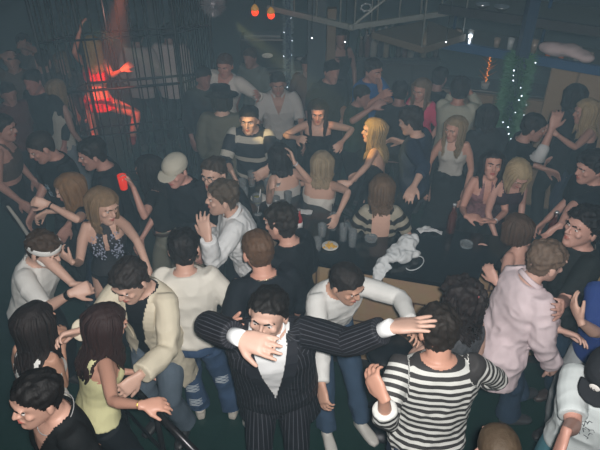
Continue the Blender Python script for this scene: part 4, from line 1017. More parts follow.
# ---------------------------------------------------------------- bar counter
def tile_material():
    m = bpy.data.materials.new('tan_tiles'); nt, b = nodes(m); N, L = nt.nodes, nt.links
    uv = N.new('ShaderNodeTexCoord'); br = N.new('ShaderNodeTexBrick')
    L.new(uv.outputs['UV'], br.inputs['Vector'])
    br.inputs['Color1'].default_value = (*lin((150, 126, 98)), 1); br.inputs['Color2'].default_value = (*lin((164, 139, 109)), 1); br.inputs['Mortar'].default_value = (*lin((78, 58, 44)), 1)
    br.inputs['Scale'].default_value = 1; br.inputs['Brick Width'].default_value = .52; br.inputs['Row Height'].default_value = .29; br.inputs['Mortar Size'].default_value = .010; br.inputs['Mortar Smooth'].default_value = .2
    nz = N.new('ShaderNodeTexNoise'); nz.inputs['Scale'].default_value = 9; L.new(uv.outputs['UV'], nz.inputs['Vector'])
    mx = N.new('ShaderNodeMix'); mx.data_type = 'RGBA'; mx.blend_type = 'MULTIPLY'; mx.inputs[0].default_value = .25
    L.new(br.outputs['Color'], mx.inputs[6]); L.new(nz.outputs['Color'], mx.inputs[7]); L.new(mx.outputs[2], b.inputs['Base Color'])
    bp = N.new('ShaderNodeBump'); bp.inputs['Strength'].default_value = .5; bp.inputs['Distance'].default_value = .01; bp.invert = True
    L.new(br.outputs['Fac'], bp.inputs['Height']); L.new(bp.outputs[0], b.inputs['Normal']); b.inputs['Roughness'].default_value = .45
    return m
TILE = tile_material()
def prism(name, poly, z0, z1, m, parent=None, label=None, cat=None, bevel=0, kind=None):
    n = len(poly); V = [(*p[:2], z0) for p in poly] + [(*p[:2], z1) for p in poly]
    F = [tuple(range(n))[::-1], tuple(range(n, 2 * n))] + [(i, (i + 1) % n, n + (i + 1) % n, n + i) for i in range(n)]
    off = parent_world(parent) if parent is not None else np.zeros(3)
    me = bpy.data.meshes.new(name); me.from_pydata([tuple(np.array(v) - off) for v in V], [], F); me.materials.append(m)
    uv = me.uv_layers.new(name='uv'); d = 0; acc = [0]
    for i in range(n): acc.append(acc[-1] + np.linalg.norm(np.array(poly[(i + 1) % n][:2]) - np.array(poly[i][:2])))
    for p in me.polygons:
        k = p.index
        for li in p.loop_indices:
            vi = me.loops[li].vertex_index; x, y, z = V[vi]
            if k < 2: uv.data[li].uv = (x, y)
            else:
                i = k - 2; u = acc[i] if vi % n == i else acc[i + 1]; uv.data[li].uv = (u, z + .06)
    o = bpy.data.objects.new(name, me); COL.objects.link(o); o.parent = parent
    if bevel: b = o.modifiers.new('bevel', 'BEVEL'); b.width = bevel; b.segments = 2
    if label: tag(o, label, cat)
    if kind: tag(o, kind=kind)
    return o
BT = 1.10
front = [(222, 206), (317, 262), (450, 284), (474, 289)]
right = [(484, 266), (640, 268), (640, 247)]
back = [(500, 236), (440, 228), (380, 226), (330, 211), (290, 190), (243, 180)]
poly = [P(x, y, BT) for x, y in front + right + back]
ctr = np.mean(poly, 0)
bar = empty('bar_counter', (float(ctr[0]), float(ctr[1]), 0), 'long angled bar counter with a glossy black top and tan tiled sides', 'bar counter')
def inset(poly, d):
    n = len(poly); out = []
    for i in range(n):
        a, b, c = poly[i - 1][:2], poly[i][:2], poly[(i + 1) % n][:2]
        n1 = nrm(np.array([-(b - a)[1], (b - a)[0]])); n2 = nrm(np.array([-(c - b)[1], (c - b)[0]])); k = (n1 + n2) / max(.35, 1 + n1 @ n2)
        out.append(np.array([*(b + k * d), 0]))
    return out
MARB = mat('black_marble', (16, 18, 22), .16, .9, 40, spec=.6)
sgn = 1 if sum(poly[i][0] * poly[(i + 1) % len(poly)][1] - poly[(i + 1) % len(poly)][0] * poly[i][1] for i in range(len(poly))) > 0 else -1
prism('counter_top', poly, BT - .045, BT, MARB, bar, bevel=.006)
prism('tiled_base', inset(poly, .05 * sgn), .0, BT - .045, TILE, bar)
prism('foot_plinth', inset(poly, .045 * sgn), .0, .09, mat('plinth', (40, 32, 28), .7), bar)

# ---------------------------------------------------------------- things on the counter
GL = mat('clear_glass', (215, 225, 230), .06, .0, 5, spec=.8, trans=.85)
def glass(px, py, kind, label, col=None, z=BT, tilt=0, h=None):
    p = P(px, py, z + .001)
    r = empty('drinking_glass' if kind != 'cocktail' else 'cocktail_glass', tuple(map(float, p)), label, 'glass', None)
    e = MB()
    if kind == 'tumbler':
        H_ = h or .11; e.lathe(p, [(.028, 0), (.031, .004), (.037, H_), (.034, H_), (.029, .010), (.0, .010)], 16)
    elif kind == 'tall':
        H_ = h or .15; e.lathe(p, [(.027, 0), (.029, .004), (.033, H_), (.030, H_), (.026, .012), (0, .012)], 16)
    else:
        H_ = .19; e.lathe(p, [(.036, 0), (.034, .004), (.005, .012), (.005, .075), (.02, .09), (.040, .13), (.042, H_), (.039, H_), (.037, .13), (.018, .095), (0, .09)], 18)
    e.build('glass_body', GL, r)
    if col:
        e = MB()
        if kind == 'cocktail': e.lathe(p, [(.016, .096), (.035, .13), (.037, .165), (0, .165)], 16)
        else: e.lathe(p, [(.026, .013), (.030, H_ * .62), (0, H_ * .62)], 14)
        e.build('drink', mat('drink', col, .2, spec=.5), r)
    return r
def straw(root, p, h, col, lean=(.03, .01)):
    e = MB(); p = np.array(p); e.tube([p + [0, 0, .012], p + [lean[0], lean[1], h]], .0035, None, None, None, 8); e.build('straw', mat('straw_plastic', col, .5), root)
g_ = glass(258, 214, 'cocktail', 'stemmed cocktail glass of pale yellow drink beside the round white plate', (196, 186, 96)); straw(g_, g_.location, .24, (210, 210, 210))
GR = 'glasses on the left end of the counter'
for i, (x, y, k, c_, lb) in enumerate([(243, 190, 'tumbler', None, 'empty tumbler at the far left corner of the counter'), (252, 186, 'tall', (120, 70, 30), 'tall glass of cola near the banded sweater man'),
        (268, 190, 'tumbler', (160, 130, 60), 'small tumbler of amber drink behind the round plate'), (278, 196, 'tall', None, 'tall empty glass beside the seated dark haired woman'),
        (236, 198, 'tumbler', (40, 80, 50), 'tumbler of green drink left of the cocktail glass'), (288, 203, 'tumbler', None, 'tumbler beside the folded white napkin'), (245, 203, 'tall', None, 'tall glass just left of the stemmed cocktail glass'),
        (276, 208, 'tumbler', (110, 60, 30), 'tumbler of dark drink between napkin and plate')]):
    tag(glass(x, y, k, lb, c_), group=GR)
g_ = glass(317, 250, 'tumbler', 'empty clear tumbler left of the plate of chips', None)
g_ = glass(333, 229, 'tall', 'tall glass with a dark straw behind the plate of chips', (60, 46, 40)); straw(g_, g_.location, .23, (30, 30, 34), (-.01, .02))
g_ = glass(343, 240, 'tall', 'tall glass with a straw right of the plate of chips', None); straw(g_, g_.location, .22, (40, 40, 44), (.01, .02))
g_ = glass(352, 246, 'tall', 'tall glass nearest the leaning man in white', None)
g_ = glass(322, 236, 'tumbler', 'tumbler of orange drink above the plate of chips', (180, 130, 60))
for x, y, rx, lb, food in ((259, 199, .075, 'round white plate behind the cocktail glass', None), (330, 247, .065, 'small white plate of yellow chips on the counter', 1)):
    p = P(x, y, BT + .001); r = empty('plate', tuple(map(float, p)), lb, 'plate')
    e = MB(); e.lathe(p, [(rx * .55, 0), (rx, .012), (rx * .98, .015), (rx * .55, .005), (0, .005)], 28); e.build('dish', mat('white_china', (200, 200, 196), .25), r)
    if food:
        e = MB(); g = np.random.default_rng(1)
        for k in range(34): q = p + [g.normal() * .018, g.normal() * .016, .012 + g.uniform(0, .014)]; a = g.uniform(0, 3); e.ell(q, np.array([[math.cos(a) * .013, math.sin(a) * .013, .002], [-math.sin(a) * .009, math.cos(a) * .009, 0], [0, 0, .004]]), 8, 5)
        tag(e.build('chips', mat('chips', (205, 160, 50), .6, .3, 60), r), kind='stuff')
def sheet(px, py, w_, d_, a, label, name, cat, col=(200, 202, 204), seed=1, z=BT, h=.012, n=10, fold=.006):
    p = P(px, py, z + .004); ca, sa = math.cos(R(a)), math.sin(R(a)); V = []; F = []
    g = np.random.default_rng(seed); pts = np.array([[(i / n - .5) * w_, (j / n - .5) * d_, 0] for i in range(n + 1) for j in range(n + 1)])
    zz = np.abs(folds(pts + seed, 45, seed)) * h; e = MB()
    top = [p + [x * ca - y * sa, x * sa + y * ca, z_] for (x, y, _), z_ in zip(pts, zz)]
    N_ = len(top); V = top + [q - np.array([0, 0, .0025]) for q in top]
    for i in range(n):
        for j in range(n):
            q = (i * (n + 1) + j, (i + 1) * (n + 1) + j, (i + 1) * (n + 1) + j + 1, i * (n + 1) + j + 1); F += [q, tuple(N_ + k for k in q[::-1])]
    bd = [i * (n + 1) for i in range(n)] + [n * (n + 1) + j for j in range(n)] + [i * (n + 1) + n for i in range(n, 0, -1)] + [j for j in range(n, 0, -1)]
    for k in range(len(bd)): a1, b1 = bd[k], bd[(k + 1) % len(bd)]; F.append((a1, N_ + a1, N_ + b1, b1))
    e.add(V, F); return tag(e.build(name, mat(name, col, .85)), label, cat)
sheet(272, 204, .09, .06, 20, 'small folded white paper right of the round plate', 'napkin', 'napkin', seed=2)
sheet(306, 212, .11, .07, -10, 'folded white napkin beside the woman in the white strapless top', 'napkin', 'napkin', seed=3)
sheet(425, 230, .13, .07, 25, 'crumpled white paper on the black counter top, the left of two', 'paper', 'paper', seed=4, h=.03)
sheet(436, 232, .10, .05, -20, 'crumpled white paper on the black counter top, the right of two', 'paper', 'paper', seed=5, h=.03)
# bottles
def bottle(px, py, label, col=(70, 30, 24), cap=(210, 212, 215), z=BT, s=1., group=None, name='beer_bottle', lab=None, cat='bottle'):
    p = P(px, py, z + .001) if z is not None else np.array([px, py, 0]); r = empty(name, tuple(map(float, p)), label, cat, group)
    e = MB(); e.lathe(p, [(.028 * s, 0), (.031 * s, .005), (.031 * s, .13 * s), (.027 * s, .155 * s), (.014 * s, .185 * s), (.0125 * s, .225 * s)], 16); e.build('glass_body', mat('brown_glass', col, .15, spec=.7), r)
    e = MB(); e.lathe(p, [(.0145 * s, .222 * s), (.015 * s, .236 * s), (.012 * s, .240 * s)], 12); e.build('bottle_cap', mat('cap_metal', cap, .2, metal=.7), r)
    if lab:
        e = MB(); e.lathe(p, [(.0318 * s, .05 * s), (.0318 * s, .11 * s)], 16); e.build('paper_label', mat('label_paper', lab, .7), r)
    return r
bottle(450, 232, 'brown beer bottle with a shiny top left of the laughing woman', s=1.15)
bottle(549, 240, 'brown beer bottle with a shiny top between the bobbed woman and the black haired man', s=1.15)
bottle(446, 238, 'dark bottle lying low beside the shiny topped one', s=.6, col=(40, 30, 30)) if 0 else None
bottle(299, 232, 'small bottle with a red and white label behind the dark haired man', col=(150, 40, 44), cap=(200, 200, 200), lab=(205, 200, 200), s=.95)
# steel shaker leaning
p = P(357, 236, BT + .03); r = empty('cocktail_shaker', tuple(map(float, p)), 'steel cocktail shaker lying tilted by the striped open backed top', 'shaker')
e = MB(); e.tube([p, p + [-.03, .02, .02], p + [-.10, .06, .09]], [.020, .026, .036], None, None, None, 16); e.build('cup', mat('steel', (170, 175, 178), .2, metal=.9), r)
# small fork and knife like glints are the ashtrays
for x, y, lb in ((371, 240, 'round glass ashtray between the shaker and the white jacket'), (466, 246, 'round glass ashtray near the beer bottle on the right bar top')):
    p = P(x, y, BT + .001); e = MB(); e.lathe(p, [(.045, 0), (.05, .006), (.052, .03), (.046, .03), (.040, .01), (0, .01)], 20); tag(e.build('ashtray', GL), lb, 'ashtray')
# white jacket heaped on the counter with its strap
p = P(396, 258, BT)
r = empty('folded_jacket', tuple(map(float, p)), 'white jacket heaped over the black counter edge with a looped drawstring', 'jacket')
e = MB(); ax = nrm([.62, .78, 0]); sd = np.array([ax[1], -ax[0], 0])
for (a, b, z, ra, rb, rc) in ((.02, 0, .05, .13, .075, .05), (.13, .01, .07, .10, .07, .055), (.20, .02, .06, .06, .055, .05), (-.08, -.02, .045, .11, .05, .042), (-.15, -.03, .03, .08, .045, .035), (.03, .07, .04, .10, .045, .038), (.10, .09, .03, .05, .05, .03)):
    e.ell(p + ax * a + sd * b + [0, 0, z], np.array([ax * ra, sd * rb, [0, 0, rc]]))
e.tube([p - ax * .15 + [0, 0, .03], p - ax * .21 - sd * .01 + [0, 0, .02], p - ax * .25 - sd * .01 + [0, 0, -.06], p - ax * .255 - sd * .01 + [0, 0, -.13]], [.05, .055, .05, .045], [.03, .025, .018, .015], [sd] * 4, [np.array([0, 0, 1.]), ax + [0, 0, .5], ax, ax], 14)
v, n, q = remesh(e, .007, 3); v = v + n * ((np.abs(folds(v - p, 38, 8)) * -.022 + .008 + folds(v, 70, 9) * .004))[:, None]
v[:, 2] = np.where((v - p) @ ax > -.17, np.maximum(v[:, 2], BT + .002), v[:, 2])
arr_obj('crumpled_cloth', v, q, clothmat((196, 200, 202), 'jacket_cloth'), r)
e = MB(); c0 = p + ax * .02 + sd * .15 + [0, 0, .012]; th = np.linspace(-2.0, 2.0, 16)
e.tube([c0 + sd * .055 * math.cos(t) + ax * .10 * math.sin(t) for t in th], .004, None, None, None, 6); e.build('drawstring', clothmat((190, 195, 198), 'cord'), r)

# ---------------------------------------------------------------- bar stool
p = P(390, 352, .78); p[2] = 0; r = empty('bar_stool', (float(p[0]), float(p[1]), 0), 'bar stool with a black round seat and dark red column in front of the tiles', 'bar stool')
e = MB(); e.lathe(p, [(.14, .74), (.165, .755), (.17, .79), (.155, .815), (.0, .82)], 28); e.build('seat', mat('black_vinyl', (20, 20, 24), .3), r)
e = MB(); e.lathe(p, [(.045, .70), (.05, .705), (.05, .735), (.04, .74)], 20); e.build('collar', mat('chrome', (200, 205, 208), .12, metal=1), r)
e = MB(); e.lathe(p, [(.035, .03), (.035, .70)], 18); e.build('column', mat('red_column', (110, 30, 34), .4), r)
e = MB(); e.lathe(p, [(.20, 0), (.20, .012), (.10, .03), (.04, .045)], 28); e.build('base', mat('black_iron', (24, 24, 28), .4, metal=.5), r)
e = MB(); ring_(e, p + [0, 0, .32], np.array([1., 0, 0]), np.array([0, 1., 0]), .17, .010, 30)
for k in range(3): a = k * 2.09; e.tube([p + [0, 0, .32], p + [.17 * math.cos(a), .17 * math.sin(a), .32]], .008, None, None, None, 8)
e.build('foot_ring', mat('black_iron', (24, 24, 28), .4, metal=.5), r)

# ---------------------------------------------------------------- handrail, lower left
a, b = P(112, 366, .92), P(205, 462, .92); r = empty('handrail', (float(a[0]), float(a[1]), 0), 'dark metal handrail crossing the lower left, gripped by two hands', 'handrail')
RM = mat('rail_metal', (52, 50, 52), .3, metal=.7)
e = MB(); e.tube([a, b], .024, None, None, None, 14); e.build('top_rail', RM, r)
e = MB(); e.tube([a + [0, 0, -.42], b + [0, 0, -.42]], .012, None, None, None, 10); e.build('lower_rail', RM, r)
for t in (.0, .5, 1.):
    q = a + (b - a) * t; e = MB(); e.tube([[q[0], q[1], 0], [q[0], q[1], .91]], .018, None, None, None, 12); e.build('post', RM, r)

# ---------------------------------------------------------------- cage
CA, CB, CC = P(50, 94, 1.27), P(181, 83, 1.27), P(214, 73, 1.27)
CD = CA + (CC - CB)
r = empty('dance_cage', (float(CA[0]), float(CA[1]), 0), 'tall dancing cage of thin dark vertical bars around the red lit dancer', 'cage')
CM = mat('cage_iron', (22, 27, 32), .5, metal=.4)
def seg_bars(A, B, n, skip=False):
    for k in range(n):
        q = A + (B - A) * (k / n); e = MB(); e.tube([[q[0], q[1], .0], [q[0], q[1], 3.1]], .0075, None, None, None, 6); e.build('bar', CM, r)
seg_bars(CA, CB, 15); seg_bars(CB, CC, 14); seg_bars(CC, CD, 10); seg_bars(CD, CA, 8)
for z in (.04, .70, 1.27, 1.85, 2.5, 3.1):
    e = MB()
    for A, B in ((CA, CB), (CB, CC), (CC, CD), (CD, CA)): e.tube([[A[0], A[1], z], [B[0], B[1], z]], .012 if z != 1.27 else .016, None, None, None, 8)
    e.build('rail', CM, r)
for A in (CA, CB, CC, CD):
    e = MB(); e.tube([[A[0], A[1], 0], [A[0], A[1], 3.15]], .02, None, None, None, 10); e.build('corner_post', CM, r)
# reddish metal pole beside the dancer
q = P(129, 150, .0); e = MB(); e.tube([[q[0], q[1], 0], [q[0], q[1], 2.9]], .012, None, None, None, 10); tag(e.build('dance_pole', mat('pole_metal', (150, 110, 105), .25, metal=.9)), 'thin metal dance pole held by the red lit dancer', 'pole')

# ---------------------------------------------------------------- glass of red drink in the raised hand
p = P(127, 182, 1.50); q_ = None
for o in bpy.data.objects:
    if o.get('label', '').startswith('woman with dark hair in a black top and khaki'): q_ = o
W = HOLD; d_ = np.array([0, 0, 1.]); c0 = W - d_ * .06
r = empty('drinking_glass', tuple(map(float, c0)), 'red drink with an added glow in a tall glass held up by the woman in khaki trousers', 'glass')
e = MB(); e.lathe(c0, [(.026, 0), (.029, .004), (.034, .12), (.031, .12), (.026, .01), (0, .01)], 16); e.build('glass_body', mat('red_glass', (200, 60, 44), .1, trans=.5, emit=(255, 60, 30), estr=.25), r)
e = MB(); e.lathe(c0, [(.025, .012), (.030, .105), (0, .105)], 14); e.build('drink', mat('red_drink', (230, 50, 30), .2, emit=(255, 50, 20), estr=.6), r)  # glow added to drink and glass by emission; neither is a light source

# ---------------------------------------------------------------- decorated posts
def led(mb, p, r=.008): mb.ell(p, [r] * 3, 8, 6)
LED = mat('lamp_white', (235, 245, 255), .3, emit=(220, 235, 255), estr=3.5)
def tinsel(mb, centers, rad, n, l, seed, rr=.006):
    g = np.random.default_rng(seed); C_ = [np.array(c, float) for c in centers]
    for k in range(n):
        t = g.uniform(0, len(C_) - 1.001); i = int(t); c = C_[i] + (C_[i + 1] - C_[i]) * (t - i); a = g.uniform(0, 6.28)
        o_ = np.array([math.cos(a), math.sin(a), 0]); d = nrm(o_ + [0, 0, g.uniform(-.7, .7)]) ; b_ = c + o_ * rad
        s_ = nrm(np.cross(d, [0, 0, 1])) * rr
        mb.add([b_ - s_, b_ + s_, b_ + d * l * g.uniform(.6, 1.1), b_ + d * .3 * l + np.array([0, 0, rr])], [(0, 1, 2), (1, 3, 2), (3, 0, 2), (0, 3, 1)])
def garland_post(px, py, z, zt, zb, rad, col, label, nl, seed, post=(36, 56, 78), n=1500, pr=.05, gz=None):
    p = P(px, py, z); x, y = float(p[0]), float(p[1]); r = empty('decorated_post', (x, y, 0), label, 'post')
    e = MB(); e.box([x, y, 1.6], [pr, pr, 1.6]); e.build('post', mat('blue_paint', post, .45), r, smooth=False, bevel=.004)
    e = MB(); tinsel(e, [[x, y, zb], [x, y, zt]], rad * .45, n, rad, seed); tag(e.build('tinsel_garland', mat('tinsel', col, .35, .4, 60, metal=.3), r, smooth=False), kind='stuff')
    g = np.random.default_rng(seed + 1)
    for k in range(nl):
        a = g.uniform(-2.6, -.5); zz = zb + (zt - zb) * (k + g.uniform(0, .9)) / nl; e = MB(); led(e, [x + math.cos(a) * rad * 1.1, y + math.sin(a) * rad * 1.1, zz], g.uniform(.003, .007)); e.build('fairy_light', LED, r)
garland_post(521, 60, 1.95, 2.0, .95, .13, (64, 112, 84), 'blue steel post wrapped in a thick green garland with white fairy lights', 17, 3, n=3200)
garland_post(288, 22, 1.9, 2.9, .9, .06, (110, 130, 140), 'slim post wrapped in silver tinsel and tiny lights left of the bar canopy', 16, 5, n=1800, pr=.03)
q = P(311, 38, 2.0); 
def plain_post(px, py, z, col, label, w_=.06, top=3.2):
    p = P(px, py, z); e = MB(); e.box([p[0], p[1], top / 2], [w_, w_, top / 2]); tag(e.build('post', mat('post_paint', col, .6), smooth=False, bevel=.005), label, 'post')
plain_post(331, 40, 1.8, (96, 84, 70), 'tan square post beside the tall woman in the black dress', .05, 2.15)
plain_post(316, 60, 1.6, (44, 58, 66), 'grey blue pillar right of the silver tinsel post', .10)
plain_post(153, 6, 1.0, (60, 58, 54), 'brownish pillar seen beyond the cage', .09)

# ---------------------------------------------------------------- canopy frame hanging over the bar
zc = 2.12; pts = [P(270, 8, zc), P(351, 27, zc), P(446, 13, zc)]
r = empty('canopy_frame', tuple(map(float, pts[1])), 'hanging angular metal canopy frame with thin uprights above the bar', 'canopy')
TM = mat('canopy_metal', (132, 138, 136), .5, metal=.3)
for i in range(2):
    e = MB(); d = nrm(pts[i + 1] - pts[i]); e.tube([pts[i] - d * .03, pts[i + 1] + d * .03], .030, .022, np.array([0, 0, 1.]), nrm(np.cross(d, [0, 0, 1])), 8, power=6); e.build('lower_beam', TM, r, smooth=False)
    e = MB(); e.tube([pts[i] + [0, 0, .9], pts[i + 1] + [0, 0, .9]], .022, None, None, None, 8); e.build('upper_beam', TM, r)
    for k in range(4 if i == 0 else 5):
        q = pts[i] + (pts[i + 1] - pts[i]) * ((k + .15) / (3.6 if i == 0 else 4.4)); e = MB(); e.tube([q, q + [0, 0, .9]], .010, None, None, None, 8); e.build('upright', TM, r)
e = MB(); e.tube([pts[1], pts[1] + (pts[2] - pts[1]) * .55 + [0, 0, .38]], .014, None, None, None, 8); e.build('brace', TM, r)
q = P(366, 7, zc + .25); e = MB(); g = np.random.default_rng(4)
for k in range(7): a = k * .9; e.limb([q + [math.cos(a) * .05, 0, math.sin(a) * .035], q + [math.cos(a + .9) * .05, -.02, math.sin(a + .9) * .035]], [.010, .012], seg=6)
e.tube([q + [0, 0, .03], q + [0, 0, .66]], .003, None, None, None, 5)
tag(e.build('hanging_ornament', mat('silver_foil', (150, 158, 162), .3, metal=.6)), 'crumpled silver ornament hanging inside the canopy frame', 'ornament')
# low corner board to the right of the frame
bz = 1.98; bp = [P(372, 32, bz), P(424, 47, bz), P(466, 34, bz), P(426, 20, bz)]
r = empty('hanging_shelf', tuple(map(float, bp[1])), 'brownish corner board hanging below the canopy over the back bar', 'shelf')
prism('board', [np.array(b) for b in bp], bz - .07, bz, mat('brown_board', (92, 84, 72), .6), r)
for k in (0, 1, 2, 3): e = MB(); e.tube([bp[k] * [.98, 1, 1], bp[k] * [.98, 1, 1] + [0, 0, 1.0]], .008, None, None, None, 6); e.build('hanger_rod', TM, r)
e = MB(); m_ = (bp[1] + bp[3]) / 2; e.tube([bp[3], bp[1] + [0, 0, .03]], .02, None, None, None, 8); e.build('cross_bar', mat('cross_bar', (110, 100, 84), .5), r)

# ---------------------------------------------------------------- shelf rack at the upper right
za, zb_ = 2.22, 1.86
L0, L1 = P(436, 40, zb_), P(640, 74, zb_); dr = nrm(L1 - L0); bk = np.array([-dr[1], dr[0], 0]); BL = mat('blue_steel', (36, 76, 118), .4, metal=.3)
r = empty('glass_rack', tuple(map(float, L0)), 'two tiered blue steel glass shelf hanging above the right bar', 'shelf')
def board(z, name, m, d=.55, th=.02):
    A, B = L0.copy(), L1.copy(); A[2] = B[2] = z; prism(name, [A, B, B + bk * d, A + bk * d], z - th, z, m, r, bevel=.003)
board(zb_, 'lower_shelf', mat('grey_shelf', (70, 78, 80), .5)); board(za, 'upper_shelf', mat('grey_shelf', (78, 86, 84), .55), .75)
for z, m in ((zb_ - .02, BL), (za - .02, mat('dark_steel', (30, 36, 42), .5))):
    e = MB(); A, B = L0.copy(), L1.copy(); A[2] = B[2] = z; c_ = (A + B) / 2 - bk * .03; M_ = np.array([dr, bk, [0, 0, 1.]]); e.box(c_, [np.linalg.norm(B - A) / 2, .025, .045], M_); e.build('front_beam', m, r, smooth=False)
for t in (.02, .5, .98):
    q = L0 + (L1 - L0) * t + bk * .5; e = MB(); e.tube([[q[0], q[1], zb_], [q[0], q[1], 3.2]], .02, None, None, None, 8); e.build('support_rod', BL, r)
g = np.random.default_rng(11)
cupc = [(150, 160, 165), (120, 110, 100), (160, 120, 90), (110, 120, 125)]
where = ('far left', 'second from left', 'third from left', 'left of the blue post', 'behind the blue post', 'right of the blue post', 'orange tinted, left', 'orange tinted, right', 'next to last at right', 'at the right end')
for k, x in enumerate((446, 458, 471, 500, 514, 538, 553, 566, 580, 592)):
    t = (x - 436) / 204; p = L0 + (L1 - L0) * t + bk * .07; p[2] = zb_ + .001
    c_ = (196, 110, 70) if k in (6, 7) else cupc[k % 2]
    e = MB(); h_ = .10 + .02 * (k % 3); e.lathe(p, [(.026, 0), (.035, h_), (.032, h_), (.024, .008), (0, .008)], 14)
    tag(e.build('cup', mat('cup_china', c_, .25, spec=.6)), 'small cup on the lower rack shelf, ' + where[k], 'cup', 'cups on the hanging rack')
for k, (x, y) in enumerate(((477, 17), (497, 20))):
    t = (x - 436) / 204; p = L0 + (L1 - L0) * t + bk * .12; p[2] = za + .001; e = MB(); e.lathe(p, [(.03, 0), (.07, .03), (.075, .05), (.07, .05), (.03, .006), (0, .006)], 20)
    tag(e.build('bowl', mat('steel_bowl', (200, 205, 210), .15, metal=.9)), 'shiny round bowl on the upper rack shelf, the %s of two' % ('left', 'right')[k], 'bowl')
p = L0 + (L1 - L0) * .18 - bk * .0; p[2] = zb_ + .10; e = MB(); led(e, p + bk * .0, .022); e.tube([p - [0, 0, .10], p], .008, None, None, None, 6); tag(e.build('lamp', mat('glint_glow', (240, 250, 255), .3, emit=(225, 240, 255), estr=5)), 'small glowing ball standing in for a bright glint on the left of the hanging rack', 'lamp')  # emissive ball added for a bright glint; no real lamp stands here
# cloth on the rack
e = MB(); 
for (t, b_, z, a_, c_, h_) in ((.60, .05, .04, .16, .10, .05), (.66, .05, .05, .15, .10, .045), (.71, .03, .03, .14, .09, .035), (.745, .0, .02, .09, .07, .03)):
    p = L0 + (L1 - L0) * t + bk * b_; p[2] = zb_ + z + .05; e.ell(p, np.array([dr * a_, bk * c_, [0, 0, h_ + .02]]))
v, n, q = remesh(e, .012, 3); v = v + n * (folds(v, 22, 3) * .012)[:, None]; v[:, 2] = np.maximum(v[:, 2], zb_ + .002)
r2 = empty('cloth_bundle', tuple(map(float, L0 + (L1 - L0) * .66 + bk * .05)), 'pinkish white cloth bundle lying on the hanging rack at the upper right', 'cloth')
arr_obj('cloth', v, q, clothmat((176, 162, 164), 'bundle_cloth'), r2)

# ---------------------------------------------------------------- back bar furniture
def cabinet(p0, p1, depth, z0, z1, nd, label, name='cabinet', col=(128, 108, 84), top=(30, 34, 38)):
    d = nrm(p1 - p0); bk_ = np.array([-d[1], d[0], 0]); M_ = np.array([d, bk_, [0, 0, 1.]]); L_ = np.linalg.norm((p1 - p0)[:2]); c_ = (p0 + p1) / 2 + bk_ * depth / 2
    r = empty(name, (float(c_[0]), float(c_[1]), z0), label, 'cabinet'); e = MB(); e.box([c_[0], c_[1], (z0 + z1) / 2], [L_ / 2, depth / 2, (z1 - z0) / 2], M_); e.build('carcass', mat('cabinet_wood', tuple(int(x * .8) for x in col), .6), r, smooth=False)
    e = MB(); e.box([c_[0], c_[1], z1 + .015], [L_ / 2 + .02, depth / 2 + .02, .015], M_); e.build('top', mat('cabinet_top', top, .3), r, smooth=False, bevel=.004)
    for k in range(nd):
        q = p0 + d * L_ * (k + .5) / nd - bk_ * .012; e = MB(); e.box([q[0], q[1], (z0 + z1) / 2], [L_ / nd / 2 - .012, .010, (z1 - z0) / 2 - .03], M_); dd = e.build('door', mat('door_panel', col, .55), r, smooth=False, bevel=.004)
        h_ = q + d * (L_ / nd * .36) - bk_ * .025; e = MB(); e.tube([[h_[0], h_[1], (z0 + z1) / 2 - .06], [h_[0], h_[1], (z0 + z1) / 2 + .06]], .008, None, None, None, 8); e.build('handle', mat('handle_metal', (140, 140, 138), .3, metal=.8), dd)
    return r
def D(px, py, z):
    q = P(px, py, z); q[2] = 0; return q
cabinet(D(243, 74, 1.0), D(345, 72, 1.0), .55, 0, 1.0, 4, 'tan fronted low cabinet behind the two men in white shirts')
cabinet(D(553, 62, 1.75), D(640, 74, 1.75), .4, 0, 1.75, 3, 'tall tan cupboard at the right edge under the hanging rack', 'cupboard', (132, 114, 90))
cabinet(D(440, 88, 1.05), D(552, 100, 1.05), .4, 0, 1.05, 4, 'low tan counter cabinet beneath the left of the hanging rack')
cabinet(D(358, 62, 1.05), D(440, 62, 1.05), .45, 0, 1.05, 3, 'dark wooden back bar cabinet beneath the rows of bottles', 'back_bar', (44, 46, 48))
# coffee machine with the white badge
c_ = D(263, 71, 1.03) + [0, .25, 0]; r = empty('coffee_machine', (float(c_[0]), float(c_[1]), 1.03), 'black machine with a small white oval badge on the tan cabinet', 'machine')
e = MB(); e.box([c_[0], c_[1], 1.03 + .20], [.30, .16, .20]); e.build('housing', mat('black_enamel', (18, 21, 25), .3), r, smooth=False, bevel=.02)
e = MB(); e.ell([c_[0] + .06, c_[1] - .163, 1.03 + .18], [.075, .006, .035], 20, 8); e.build('badge', mat('badge_white', (190, 195, 196), .5), r)
e = MB(); e.box([c_[0], c_[1] - .05, 1.03 + .42], [.24, .10, .02]); e.build('cup_tray', mat('steel', (120, 125, 128), .3, metal=.8), r, smooth=False, bevel=.004)
c_ = D(301, 73, 1.03) + [0, .2, 0]
r = empty('paper_box', (float(c_[0]), float(c_[1]), 1.03), 'small dark box with a white top on the tan cabinet', 'box'); e = MB(); e.box([c_[0], c_[1], 1.03 + .06], [.09, .08, .06]); e.build('box_body', mat('box_card', (34, 38, 42), .6), r, smooth=False, bevel=.003); e = MB(); e.ell([c_[0], c_[1], 1.155], [.06, .05, .012]); e.build('lid', mat('box_lid', (150, 150, 150), .6), r)
